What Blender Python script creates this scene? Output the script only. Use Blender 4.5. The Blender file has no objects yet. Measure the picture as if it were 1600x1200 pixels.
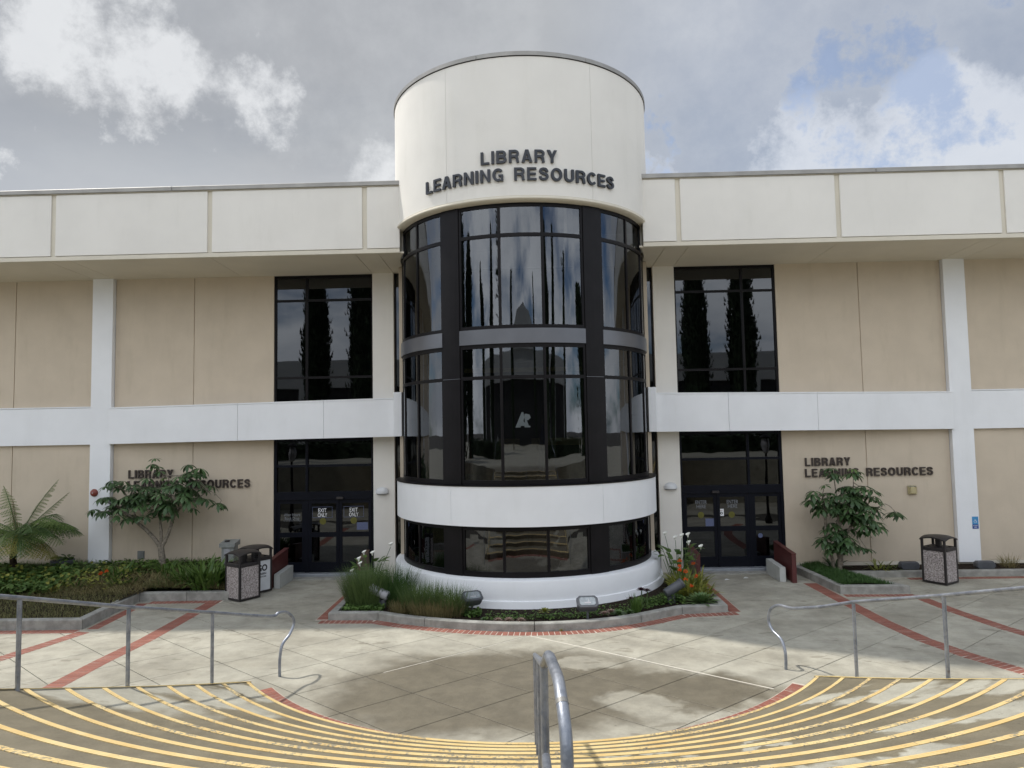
import bpy, math, random
from mathutils import Vector, Matrix, noise as mnoise
R = math.radians
random.seed(7)
scene = bpy.context.scene
col = scene.collection

# ------------------------------------------------------------------ camera
CAM = Vector((0.111, -18.209, 3.7))
pitch, yaw, roll, fpx = 0.0632, 0.0236, 0.0184, 1100.27
fw = Vector((-math.sin(yaw)*math.cos(pitch), math.cos(yaw)*math.cos(pitch), math.sin(pitch)))
rt = Vector((math.cos(yaw), math.sin(yaw), 0)); up = rt.cross(fw)
rt2 = rt*math.cos(roll) - up*math.sin(roll); up2 = rt*math.sin(roll) + up*math.cos(roll)
cd = bpy.data.cameras.new('camera'); cam = bpy.data.objects.new('camera', cd); col.objects.link(cam)
m = Matrix((rt2, up2, -fw)).transposed().to_4x4(); m.translation = CAM
cam.matrix_world = m
cd.sensor_width = 36; cd.lens = fpx/1600*36; cd.clip_start = .05; cd.clip_end = 2000
scene.camera = cam
scene.view_settings.view_transform = 'Standard'; scene.view_settings.look = 'None'
scene.view_settings.gamma = 1; scene.view_settings.use_curve_mapping = False
scene.view_settings.exposure = 0.60

# ------------------------------------------------------------------ light
S = Vector((-.62, .30, 1)).normalized()
el = math.asin(S.z)
sd = bpy.data.lights.new('sun', 'SUN'); sun = bpy.data.objects.new('sun', sd); col.objects.link(sun)
sd.energy = 2.6; sd.angle = R(1.6); sd.color = (1, .95, .87)
sun.rotation_euler = S.to_track_quat('Z', 'Y').to_euler()

class NT:
    def __init__(s, tree): s.t = tree; s.n = tree.nodes; s.l = tree.links
    def node(s, typ, **kw):
        n = s.n.new(typ)
        for k, v in kw.items(): setattr(n, k, v)
        return n
    def set(s, sock, v):
        if isinstance(v, bpy.types.NodeSocket): s.l.new(v, sock)
        elif v is not None: sock.default_value = v
    def math(s, op, a, b=None, c=None, clamp=False):
        n = s.node('ShaderNodeMath', operation=op, use_clamp=clamp)
        for i, v in enumerate((a, b, c)):
            if v is not None: s.set(n.inputs[i], v)
        return n.outputs[0]
    def vmath(s, op, a, b=None, scale=None):
        n = s.node('ShaderNodeVectorMath', operation=op)
        s.set(n.inputs[0], a)
        if b is not None: s.set(n.inputs[1], b)
        if scale is not None: s.set(n.inputs['Scale'], scale)
        return n.outputs['Value'] if op in ('DOT_PRODUCT', 'LENGTH', 'DISTANCE') else n.outputs[0]
    def noise(s, vec, scale, detail=4, rough=.55, out='Fac', dist=0):
        n = s.node('ShaderNodeTexNoise')
        if vec is not None: s.set(n.inputs['Vector'], vec)
        s.set(n.inputs['Scale'], scale); s.set(n.inputs['Detail'], detail); s.set(n.inputs['Roughness'], rough); s.set(n.inputs['Distortion'], dist)
        return n.outputs[out]
    def rng(s, v, a, b, c=0, d=1, smooth=True):
        n = s.node('ShaderNodeMapRange'); n.interpolation_type = 'SMOOTHSTEP' if smooth else 'LINEAR'
        s.set(n.inputs[0], v)
        for i, q in enumerate((a, b, c, d)): s.set(n.inputs[i+1], q)
        return n.outputs[0]
    def mix(s, f, a, b, mode='MIX'):
        n = s.node('ShaderNodeMix', data_type='RGBA', blend_type=mode)
        s.set(n.inputs[0], f)
        for i, v in ((6, a), (7, b)):
            s.set(n.inputs[i], (*v, 1) if isinstance(v, tuple) and len(v) == 3 else v)
        return n.outputs[2]
    def mapping(s, vec, scale=(1, 1, 1), loc=(0, 0, 0)):
        n = s.node('ShaderNodeMapping'); s.set(n.inputs[0], vec); n.inputs['Scale'].default_value = scale; n.inputs['Location'].default_value = loc
        return n.outputs[0]
    def sep(s, v):
        n = s.node('ShaderNodeSeparateXYZ'); s.set(n.inputs[0], v); return n.outputs
    def comb(s, x, y, z):
        n = s.node('ShaderNodeCombineXYZ')
        for i, v in enumerate((x, y, z)): s.set(n.inputs[i], v)
        return n.outputs[0]

world = bpy.data.worlds.new('World'); scene.world = world; world.use_nodes = True
w = NT(world.node_tree); w.n.clear()
sky = w.node('ShaderNodeTexSky', sky_type='NISHITA'); sky.sun_disc = False
sky.sun_elevation = el; sky.sun_rotation = math.atan2(S.x, S.y)
d = w.node('ShaderNodeTexCoord').outputs['Generated']
wob = w.vmath('SUBTRACT', w.noise(d, 4.5, 8, .64, 'Color'), (.5, .5, .5))
dw = w.vmath('ADD', d, w.vmath('SCALE', wob, scale=.16))
wob2 = w.vmath('SUBTRACT', w.noise(d, 2.2, 7, .62, 'Color'), (.5, .5, .5))
dw2 = w.vmath('ADD', d, w.vmath('SCALE', wob2, scale=.25))
def blob(c, deg, vec=None, soft=.35):
    c = Vector(c).normalized()
    return w.rng(w.vmath('DOT_PRODUCT', vec or dw, tuple(c)), math.cos(R(deg)), math.cos(R(deg*soft)))
xyz = w.sep(d)
den = w.math('ADD', w.math('MAXIMUM', xyz[2], 0), .28)
P = w.comb(w.math('DIVIDE', xyz[0], den), w.math('DIVIDE', xyz[1], den), 0)
n1 = w.noise(P, 1.7, 9, .58)
n2 = w.noise(w.mapping(P, loc=(5, 2, 1)), .8, 8, .55)
n3 = w.noise(w.mapping(P, loc=(9, 4, 3)), 3.2, 8, .6)
nd = w.noise(d, 9, 11, .66)
ndl = w.noise(w.mapping(d, loc=(3, 1, 7)), 3.2, 8, .55)
nz = w.math('SUBTRACT', w.math('ADD', w.math('MULTIPLY', nd, .55), w.math('MULTIPLY', ndl, .45)), .5)
def g(c, deg): return blob(c, deg, d, 0.0)
def puff(lst, amp, lo, hi):
    f = None
    for c, r_, k_ in lst:
        q = w.math('MULTIPLY', g(c, r_), k_); f = q if f is None else w.math('MAXIMUM', f, q)
    return w.rng(w.math('MULTIPLY_ADD', nz, amp, f), lo, hi)
white = puff([((-.465, .778, .422), 9, .95), ((-.50, .775, .385), 7, .75), ((-.41, .815, .40), 6.5, .68), ((-.33, .84, .42), 6.5, .62), ((-.30, .83, .47), 6, .34), ((-.575, .76, .305), 3, .5)], 3.4, .46, .86)
white = w.math('MAXIMUM', white, puff([((.37, .875, .315), 9, .8), ((.50, .81, .305), 10, 1.0), ((.44, .85, .30), 8, .8), ((.18, .93, .325), 7, .55), ((-.18, .93, .325), 6, .5)], 2.8, .35, .85))
white = w.math('MAXIMUM', white, w.math('MULTIPLY', w.rng(xyz[0], -.1, .25), w.rng(nz, -.25, .3, .15, .65)))
white = w.math('MAXIMUM', white, w.rng(nz, -.12, .2, .0, .30))
white = w.math('MAXIMUM', white, w.math('MULTIPLY', w.rng(xyz[2], .40, .28), .38))
bluep = puff([((.405, .80, .44), 6, .85), ((.44, .785, .435), 4, .75), ((.465, .805, .365), 6, .85), ((.37, .85, .395), 5, .75), ((.201, .897, .39), 5.5, .7), ((.41, .845, .345), 6, .75), ((.17, .93, .335), 4, .6), ((.53, .76, .40), 8, .75), ((.30, .85, .42), 4, .5), ((.36, .84, .44), 12, .30), ((.48, .79, .36), 12, .30)], 4.6, .50, 1.0)
opening = w.math('MULTIPLY', w.rng(n1, .42, .70), w.rng(xyz[1], .62, .35))
opening = w.math('MAXIMUM', opening, w.math('MULTIPLY', bluep, .54))
opening = w.math('MAXIMUM', opening, w.math('MULTIPLY', blob((.44, .82, .40), 26, d, .1), w.rng(nz, -.2, .25, .22, .12)))
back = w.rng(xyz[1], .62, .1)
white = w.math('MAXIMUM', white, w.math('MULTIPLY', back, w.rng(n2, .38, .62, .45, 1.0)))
grey = w.mix(w.rng(n2, .35, .65), (.345, .385, .45), (.47, .49, .52))
cc = w.mix(white, grey, (.86, .88, .90))
cc = w.mix(1.0, cc, w.mix(w.rng(n3, .3, .7), (.96, .96, .97), (1.03, 1.03, 1.03)), 'MULTIPLY')
ck = w.vmath('SCALE', cc, scale=w.math('MULTIPLY', w.rng(xyz[1], .45, -.5, 1, 2.7), 6.0))  # clouds brightened towards the back, added to lift ambient light on the facade
blue = w.vmath('MULTIPLY', sky.outputs[0], (.62, .80, 1.0))
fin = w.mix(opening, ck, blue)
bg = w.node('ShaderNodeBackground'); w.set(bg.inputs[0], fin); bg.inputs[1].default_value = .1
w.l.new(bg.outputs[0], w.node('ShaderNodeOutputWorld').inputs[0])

# ------------------------------------------------------------------ materials
MATS = {}
def newmat(name):
    m = bpy.data.materials.new(name); m.use_nodes = True; MATS[name] = m
    t = NT(m.node_tree); b = t.n['Principled BSDF']
    return m, t, b
def bump(t, b, h, dist, strength=1):
    n = t.node('ShaderNodeBump'); n.inputs['Distance'].default_value = dist; n.inputs['Strength'].default_value = strength
    t.set(n.inputs['Height'], h); t.l.new(n.outputs[0], b.inputs['Normal'])
def wpos(t): return t.node('ShaderNodeNewGeometry').outputs['Position']
def plain(name, c, rough=.6, metal=0, var=.08, nscale=6, bmp=.0, bscale=60, spec=.5, dirt=0):
    m, t, b = newmat(name); p = wpos(t)
    lo = tuple(x*(1-var) for x in c); hi = tuple(min(1, x*(1+var)) for x in c)
    cc = t.mix(t.rng(t.noise(p, nscale, 5), .3, .7), lo, hi)
    if dirt:
        q = t.mapping(p, (1.2, 1.2, .25))
        cc = t.mix(t.math('MULTIPLY', t.rng(t.noise(q, 2.2, 8, .65), .5, .75), dirt), cc, tuple(x*.62 for x in c[:2])+(c[2]*.55,))
    t.set(b.inputs['Base Color'], cc); b.inputs['Roughness'].default_value = rough; b.inputs['Metallic'].default_value = metal
    b.inputs['Specular IOR Level'].default_value = spec
    if bmp: bump(t, b, t.noise(p, bscale, 3), bmp)
    return m
plain('white_stucco', (.79, .80, .815), .75, var=.025, nscale=1.2, bmp=.004, bscale=90, spec=.2, dirt=.10)
plain('cream_fascia', (.725, .70, .65), .75, var=.03, nscale=.8, bmp=.003, bscale=90, spec=.2, dirt=.10)
plain('cream_trim', (.63, .585, .49), .75, var=.04, nscale=1, bmp=.003, bscale=90, spec=.2, dirt=.15)
plain('beige_stucco', (.56, .48, .378), .85, var=.035, nscale=1.6, bmp=.006, bscale=60, spec=.15, dirt=.22)
plain('soffit_paint', (.64, .59, .49), .8, var=.03, nscale=1, bmp=.003, bscale=70, spec=.2)
plain('coping_metal', (.30, .29, .27), .5, .4, var=.12, nscale=2)
plain('dark_frame', (.0075, .0065, .0075), .42, 0, var=.15, nscale=3, spec=.16)
plain('door_frame', (.0045, .0055, .010), .42, 0, var=.15, nscale=3, spec=.14)
plain('grey_panel', (.13, .135, .15), .33, .3, var=.06, nscale=1.5)
plain('letter_metal', (.035, .038, .045), .45, .4, var=.1)
plain('letter_bronze', (.055, .042, .036), .5, .3, var=.12)
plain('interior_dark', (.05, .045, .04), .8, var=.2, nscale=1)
plain('interior_beam', (.75, .55, .20), .6, var=.1)
plain('curb_concrete', (.30, .295, .27), .85, var=.2, nscale=5, bmp=.01, bscale=40, spec=.2, dirt=.5)
plain('soil', (.028, .02, .014), .95, var=.5, nscale=20, bmp=.05, bscale=30, spec=.1)
plain('red_paint', (.085, .022, .02), .5, var=.12, nscale=4, bmp=.002)
plain('brown_wood', (.10, .06, .04), .6, var=.2, nscale=6)
plain('block_white', (.45, .46, .44), .8, var=.06, dirt=.3)
plain('bin_metal', (.026, .022, .022), .48, .2, var=.15)
plain('bin_sign', (.62, .64, .66), .5, var=.05)
plain('black_print', (.01, .01, .012), .6)
plain('logo_grey', (.07, .085, .09), .6)
plain('lamp_white', (.62, .63, .64), .4, var=.04)
plain('lamp_grey', (.075, .08, .09), .5, .1, var=.15)
plain('lamp_pale', (.34, .34, .36), .6, .1, var=.15)
plain('lamp_glass', (.26, .29, .31), .2, var=.15, nscale=20)
plain('light_cover', (.42, .36, .20), .4, var=.1)
plain('sign_blue', (.05, .26, .52), .4, var=.05)
plain('sign_navy', (.02, .07, .28), .4, var=.05)
plain('print_white', (.75, .76, .78), .6, var=.02)
plain('print_grey', (.16, .17, .19), .6, var=.02)
plain('sticker_yellow', (.10, .095, .01), .5)
plain('notice_blue', (.09, .11, .20), .5, var=.3, nscale=90)
plain('bell_red', (.22, .05, .035), .4)
plain('box_metal', (.25, .26, .25), .5, .2, var=.12, nscale=8, dirt=.4)
plain('vent_metal', (.20, .21, .21), .5, .4)
plain('sill_metal', (.28, .30, .33), .45, .3, var=.1)
plain('sealant_white', (.62, .58, .50), .8)
plain('bark', (.24, .21, .17), .9, var=.35, nscale=18, bmp=.03, bscale=35, spec=.1)
plain('fern_bark', (.035, .025, .018), .95, var=.5, nscale=30, bmp=.05, bscale=40, spec=.1)
plain('stem', (.06, .10, .03), .6, var=.3)
plain('flower_white', (.80, .80, .74), .5, var=.04)
plain('flower_orange', (.75, .13, .02), .5, var=.3, nscale=40)
plain('flower_red', (.5, .02, .05), .5)
plain('flag_red', (.35, .03, .03), .7); plain('flag_blue', (.03, .05, .3), .7)
plain('stone_grey', (.20, .20, .19), .9, var=.3, nscale=12)
plain('far_wall', (.42, .44, .46), .8, var=.05, nscale=.3)
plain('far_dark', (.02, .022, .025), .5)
plain('cypress_leaf', (.022, .04, .018), .8, var=.5, nscale=2)
plain('leaf_paper', (.6, .6, .58), .7)

def leafmat(name, a, b_, rough=.45, trans=.25, obj=False):
    m, t, b = newmat(name)
    g = t.node('ShaderNodeNewGeometry')
    r_ = t.node('ShaderNodeObjectInfo').outputs['Random'] if obj else g.outputs['Random Per Island']
    f = t.math('ADD', t.math('MULTIPLY', r_, .65), t.math('MULTIPLY', t.noise(g.outputs['Position'], 9, 3), .5), clamp=True)
    cc = t.mix(f, a, b_)
    t.set(b.inputs['Base Color'], cc); b.inputs['Roughness'].default_value = rough
    b.inputs['Specular IOR Level'].default_value = .35
    tr = t.node('ShaderNodeBsdfTranslucent'); t.l.new(cc, tr.inputs[0])
    mx = t.node('ShaderNodeMixShader'); mx.inputs[0].default_value = trans
    t.l.new(b.outputs[0], mx.inputs[1]); t.l.new(tr.outputs[0], mx.inputs[2])
    t.l.new(mx.outputs[0], t.n['Material Output'].inputs[0])
leafmat('leaf_glossy', (.022, .052, .020), (.085, .15, .055), .35, .15, True)
leafmat('leaf_young', (.09, .16, .04), (.16, .24, .07), .4, .3, True)
leafmat('leaf_strap', (.035, .085, .02), (.13, .21, .045), .4, .25)
leafmat('leaf_clivia', (.06, .11, .02), (.34, .33, .07), .4, .3)
leafmat('leaf_yellow', (.25, .23, .05), (.42, .38, .10), .5, .3)
leafmat('grass_green', (.05, .10, .028), (.15, .21, .07), .6, .3)
leafmat('grass_dry', (.12, .11, .045), (.30, .25, .12), .7, .3)
leafmat('grass_lawn', (.07, .095, .03), (.26, .235, .10), .7, .3)
leafmat('grass_dark', (.03, .075, .018), (.07, .14, .035), .6, .25)
leafmat('fern_green', (.07, .13, .03), (.18, .25, .07), .5, .3)
leafmat('fern_dark', (.035, .08, .022), (.10, .17, .05), .5, .3)
leafmat('fern_yellow', (.22, .21, .05), (.33, .29, .08), .5, .3)
leafmat('cover_green', (.04, .09, .022), (.13, .21, .05), .5, .25)
leafmat('succulent_green', (.07, .14, .05), (.15, .22, .08), .4, .1)
leafmat('succulent_pink', (.25, .17, .14), (.38, .27, .22), .5, .1)
leafmat('succulent_dark', (.03, .01, .015), (.08, .02, .03), .35, .05)
leafmat('fern_brown', (.09, .06, .03), (.2, .13, .07), .8, .2)

# concrete paving: dry pale crust with darker damp patches
def blob2(t, p, c, r_, warp):
    q = t.vmath('ADD', p, warp)
    q = t.vmath('SUBTRACT', q, (c[0], c[1], 0))
    q = t.vmath('MULTIPLY', q, (1/r_[0], 1/r_[1], 0))
    return t.rng(t.vmath('LENGTH', q), 1.22, .78)
def concrete(name, wetlist, drylist, base_wet, lo=.40, hi=.66, dry=(.405, .385, .318), wetc=(.150, .132, .096), edge=.05):
    m, t, b = newmat(name); p = wpos(t)
    pf = t.vmath('MULTIPLY', p, (1, 1, 0))
    warp = t.vmath('SCALE', t.vmath('SUBTRACT', t.noise(pf, 1.1, 6, .6, 'Color'), (.5, .5, .5)), scale=1.5)
    wet = t.rng(t.noise(t.mapping(pf, (.55, .8, 1)), 1.0, 7, .6), lo, hi) if base_wet else 0.0
    if base_wet is True: wet = t.math('MULTIPLY', wet, .38)
    for c, r_ in wetlist: wet = t.math('MAXIMUM', wet, blob2(t, pf, c, r_, warp))
    for c, r_ in drylist: wet = t.math('MULTIPLY', wet, t.math('SUBTRACT', 1, t.math('MULTIPLY', blob2(t, pf, c, r_, warp), .92 if not base_wet else .6)))
    mott = t.rng(t.noise(p, 2.6, 8, .68), .3, .7)
    slab = t.node('ShaderNodeObjectInfo').outputs['Random']
    dc = t.mix(mott, tuple(x*.80 for x in dry), tuple(x*1.12 for x in dry))
    dc = t.mix(t.math('MULTIPLY', slab, .32), dc, tuple(x*.7 for x in dry))
    wc = t.mix(mott, tuple(x*.82 for x in wetc), tuple(x*1.15 for x in wetc))
    cc = t.mix(t.math('MULTIPLY', wet, 1.0), dc, wc)
    fine = t.noise(p, 130, 2, .6)
    cc = t.mix(1.0, cc, t.mix(t.rng(fine, .3, .7), (.88, .88, .88), (1.1, 1.1, 1.1)), 'MULTIPLY')
    cc = t.mix(t.math('MULTIPLY', t.rng(t.noise(t.mapping(p, (.7, 1.6, 1), (4, 4, 4)), 3.4, 3, .5), .645, .70), .45), cc, wetc)
    spot = t.rng(t.noise(p, 23, 2, .5), .70, .76)
    cc = t.mix(t.math('MULTIPLY', spot, .45), cc, (.05, .045, .035))
    t.set(b.inputs['Base Color'], cc)
    t.set(b.inputs['Roughness'], t.rng(wet, 0, 1, .85, .50)); b.inputs['Specular IOR Level'].default_value = .3
    bump(t, b, t.math('ADD', fine, t.math('MULTIPLY', t.noise(p, 14, 4), 1.5)), .004)
concrete('plaza_concrete',
    [((-.4, -7.9), (2.6, 1.7)), ((1.9, -8.0), (1.7, .85))],
    [((1.5, -8.6), (.5, .35)), ((.9, -6.9), (.5, .25))], True)
concrete('step_concrete', [((0, -10), (12, 9))],
    [((-3.7, -8.55), (.7, .35)), ((-4.0, -9.5), (1.0, .45)), ((-4.7, -10.6), (1.1, .6)), ((3.65, -9.35), (.6, .22)), ((4.1, -10.0), (.55, .22)), ((4.35, -10.5), (.5, .28)), ((4.9, -11.0), (.4, .3)), ((3.8, -11.9), (.95, .25)), ((2.5, -13.1), (.9, .2)), ((1.2, -11.6), (1.2, .06)), ((2.2, -12.0), (1.2, .05))], False,
    dry=(.40, .385, .32), wetc=(.172, .150, .104))
plain('joint_dark', (.05, .045, .035), .95, var=.3)

m, t, b = newmat('brick_red')
p = wpos(t); r_ = t.node('ShaderNodeObjectInfo').outputs['Random']
cc = t.mix(r_, (.21, .062, .040), (.30, .105, .070)); cc = t.mix(t.rng(t.noise(p, 30, 5, .6), .35, .75), cc, (.19, .085, .065))
cc = t.mix(t.math('MULTIPLY', t.rng(t.noise(p, 4, 5, .6), .55, .7), .35), cc, (.30, .22, .18))
t.set(b.inputs['Base Color'], cc); b.inputs['Roughness'].default_value = .8; bump(t, b, t.noise(p, 60, 4), .006)

plain('mortar', (.50, .45, .38), .9, var=.15, nscale=10)
m, t, b = newmat('yellow_paint')
p = wpos(t)
wv = t.noise(p, 26, 7, .75)
amt = t.rng(t.noise(t.vmath('MULTIPLY', p, (1, 1, 0)), .9, 3), .35, .65, .70, .51)
wear = t.math('LESS_THAN', amt, wv)
cy_ = t.mix(t.rng(t.noise(p, 3, 5), .3, .7), (.64, .45, .18), (.72, .56, .27))
pale = t.rng(t.noise(p, 9, 5, .6), .55, .7)
cy_ = t.mix(t.math('MULTIPLY', pale, .35), cy_, (.66, .55, .34))
cc = t.mix(wear, cy_, t.mix(t.noise(p, 12, 3), (.10, .085, .06), (.42, .38, .28)))
t.set(b.inputs['Base Color'], cc); b.inputs['Roughness'].default_value = .6; bump(t, b, wv, .002)
plain('cream_edge_paint', (.62, .54, .34), .7, var=.15, nscale=8, dirt=.3)
plain('yellow_edge', (.66, .50, .20), .7, var=.15, nscale=8, dirt=.2)

m, t, b = newmat('galvanised_steel')
p = wpos(t)
v = t.node('ShaderNodeTexVoronoi'); t.set(v.inputs['Vector'], p); v.inputs['Scale'].default_value = 55
cc = t.mix(t.rng(t.noise(p, 7, 6, .65), .3, .7), (.17, .19, .23), (.34, .36, .40))
cc = t.mix(t.math('MULTIPLY', t.sep(v.outputs['Color'])[0], .22), cc, (.42, .44, .47))
cc = t.mix(t.rng(t.noise(t.mapping(p, loc=(3, 3, 3)), 5, 7, .7), .60, .72, 0, .7), cc, (.13, .085, .075))
t.set(b.inputs['Base Color'], cc); b.inputs['Metallic'].default_value = .65
t.set(b.inputs['Roughness'], t.rng(t.noise(p, 25, 4), .3, .7, .30, .52)); bump(t, b, t.noise(p, 90, 3), .001)

m, t, b = newmat('aggregate_panel')
p = wpos(t)
v = t.node('ShaderNodeTexVoronoi'); t.set(v.inputs['Vector'], p); v.inputs['Scale'].default_value = 75
h = t.sep(v.outputs['Color'])[0]
cc = t.mix(t.rng(h, .25, .8), (.30, .26, .25), (.64, .58, .56)); cc = t.mix(t.rng(v.outputs['Distance'], .42, .75), cc, (.12, .10, .095))
t.set(b.inputs['Base Color'], cc); b.inputs['Roughness'].default_value = .8; bump(t, b, v.outputs['Distance'], .006)

def glass(name, wave, tint, refl_tint=(.82, .86, .92), sc=(5.5, 5.5, .28), k0=.03):
    m, t, b = newmat(name); t.n.remove(b)
    p = wpos(t)
    g = t.node('ShaderNodeBsdfGlossy'); g.inputs['Roughness'].default_value = .015; g.inputs['Color'].default_value = (*refl_tint, 1)
    tr = t.node('ShaderNodeBsdfTransparent'); tr.inputs[0].default_value = (*tint, 1)
    fr = t.node('ShaderNodeLayerWeight'); fr.inputs['Blend'].default_value = .5
    f = t.math('MULTIPLY_ADD', t.math('POWER', fr.outputs['Facing'], 4.5), .85, k0+.045, clamp=True)
    if wave:
        bp = t.node('ShaderNodeBump'); bp.inputs['Distance'].default_value = wave
        h = t.noise(t.mapping(p, sc), 1, 4 if wave > .01 else 1, .62)
        t.set(bp.inputs['Height'], h); t.l.new(bp.outputs[0], g.inputs['Normal'])
    mx = t.node('ShaderNodeMixShader'); t.set(mx.inputs[0], f)
    t.l.new(tr.outputs[0], mx.inputs[1]); t.l.new(g.outputs[0], mx.inputs[2])
    t.l.new(mx.outputs[0], t.n['Material Output'].inputs[0])
glass('glass_curved', .006, (.30, .305, .31), sc=(3.2, 3.2, .25), k0=.055)
glass('glass_flat', .0011, (.10, .11, .12), sc=(1.3, 1.3, .9))
glass('glass_door', .0014, (.06, .065, .08), sc=(1.6, 1.6, 1.2))

# ------------------------------------------------------------------ mesh helpers
def tag(o, label=None, cat=None, group=None, kind=None):
    if label: o['label'] = label
    if cat: o['category'] = cat
    if group: o['group'] = group
    if kind: o['kind'] = kind
    return o
def thing(name, loc, label, cat, group=None, rz=0):
    o = bpy.data.objects.new(name, None); col.objects.link(o); o.location = loc; o.rotation_euler = (0, 0, rz)
    o.empty_display_size = .2
    return tag(o, label, cat, group)
class MB:
    def __init__(s): s.v = []; s.f = []; s.mi = []; s.sm = []; s.cur = 0; s.smooth = False
    def add(s, vs, fs):
        o = len(s.v); s.v += [tuple(v) for v in vs]
        for f in fs: s.f.append(tuple(i+o for i in f)); s.mi.append(s.cur); s.sm.append(s.smooth)
        return s
    def box(s, x0, x1, y0, y1, z0, z1):
        v = [(x, y, z) for z in (z0, z1) for y in (y0, y1) for x in (x0, x1)]
        return s.add(v, [(0, 2, 3, 1), (4, 5, 7, 6), (0, 1, 5, 4), (2, 6, 7, 3), (0, 4, 6, 2), (1, 3, 7, 5)])
    def bevbox(s, x0, x1, y0, y1, z0, z1, c=.01):
        # box with chamfered vertical and top edges
        def ring(i, z): return [(x0+i+c, y0+i, z), (x1-i-c, y0+i, z), (x1-i, y0+i+c, z), (x1-i, y1-i-c, z), (x1-i-c, y1-i, z), (x0+i+c, y1-i, z), (x0+i, y1-i-c, z), (x0+i, y0+i+c, z)]
        return s.loft([ring(0, z0), ring(0, z1-c), ring(c, z1)])
    def loft(s, rings, cap0=True, cap1=True, close=True):
        n = len(rings[0]); vs = [p for r_ in rings for p in r_]; fs = []
        for i in range(len(rings)-1):
            for j in range(n if close else n-1):
                a = i*n+j; b = i*n+(j+1) % n; fs.append((a, b, b+n, a+n))
        if cap0: fs.append(tuple(reversed(range(n))))
        if cap1: fs.append(tuple(range((len(rings)-1)*n, len(rings)*n)))
        return s.add(vs, fs)
    def prism(s, poly, z0, z1):
        return s.loft([[(x, y, z0) for x, y in poly], [(x, y, z1) for x, y in poly]])
    def prism_y(s, poly, y0, y1):  # poly in xz
        return s.loft([[(x, y1, z) for x, z in poly], [(x, y0, z) for x, z in poly]])
    def prism_x(s, poly, x0, x1):  # poly in yz
        return s.loft([[(x0, y, z) for y, z in poly], [(x1, y, z) for y, z in poly]])
    def tube(s, pts, rad, n=10, cap=True):
        pts = [Vector(p) for p in pts]; k = len(pts)
        rads = rad if isinstance(rad, (list, tuple)) else [rad]*k
        rings = []; prev = None
        for i, p in enumerate(pts):
            tt = (pts[min(i+1, k-1)]-pts[max(i-1, 0)]).normalized()
            if prev is None:
                a = Vector((0, 0, 1)) if abs(tt.z) < .9 else Vector((1, 0, 0))
                u = tt.cross(a).normalized()
            else: u = (prev - tt*prev.dot(tt)).normalized()
            prev = u; v = tt.cross(u)
            rings.append([tuple(p+(u*math.cos(2*math.pi*j/n)+v*math.sin(2*math.pi*j/n))*rads[i]) for j in range(n)])
        sm = s.smooth; s.smooth = True; s.loft(rings, False, False)
        if cap:
            o = len(s.v)-n*k; s.smooth = False
            s.f.append(tuple(o+j for j in reversed(range(n)))); s.mi.append(s.cur); s.sm.append(False)
            s.f.append(tuple(o+(k-1)*n+j for j in range(n))); s.mi.append(s.cur); s.sm.append(False)
        s.smooth = sm; return s
    def arc(s, C, r0, r1, a0, a1, z0, z1, seg=None):
        # solid sector, angle 0 faces -Y (towards the camera), positive to +X, degrees
        seg = seg or max(1, int(abs(a1-a0)/2.2)+1)
        rings = []
        for i in range(seg+1):
            a = R(a0+(a1-a0)*i/seg); sx, cy = math.sin(a), -math.cos(a)
            rings.append([(C[0]+r_*sx, C[1]+r_*cy, z) for r_, z in ((r1, z0), (r1, z1), (r0, z1), (r0, z0))])
        return s.loft(rings)
    def lathe(s, C, prof, n=24, a0=0, a1=360):
        rings = []
        full = a1-a0 >= 360; k = n if full else n+1
        for i in range(k):
            a = R(a0+(a1-a0)*i/n); rings.append([(C[0]+r_*math.sin(a), C[1]-r_*math.cos(a), C[2]+z) for r_, z in prof])
        vs = [p for r_ in rings for p in r_]; q = len(prof); fs = []
        for i in range(k if full else k-1):
            for j in range(q-1):
                a = i*q+j; b = ((i+1) % k)*q+j; fs.append((a, b, b+1, a+1))
        return s.add(vs, fs)
    def xf(s, M):
        s.v = [tuple(M @ Vector(v)) for v in s.v]; return s
    def mesh(s, name, mats):
        me = bpy.data.meshes.new(name); me.from_pydata(s.v, [], s.f)
        for m_ in (mats if isinstance(mats, (list, tuple)) else [mats]): me.materials.append(MATS[m_])
        me.polygons.foreach_set('material_index', s.mi); me.polygons.foreach_set('use_smooth', s.sm)
        me.update()
        if any(s.sm): me.set_sharp_from_angle(angle=R(38))
        return me
    def build(s, name, mats, parent=None, loc=(0, 0, 0), rot=(0, 0, 0)):
        o = bpy.data.objects.new(name, s.mesh(name, mats)); col.objects.link(o)
        if parent: o.parent = parent
        o.location = loc; o.rotation_euler = rot
        return o
def inst(name, me, parent=None, loc=(0, 0, 0), rot=(0, 0, 0), scale=None):
    o = bpy.data.objects.new(name, me); col.objects.link(o)
    if parent: o.parent = parent
    o.location = loc; o.rotation_euler = rot
    if scale: o.scale = scale if isinstance(scale, (tuple, list)) else (scale,)*3
    return o
_txt = {}
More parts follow.
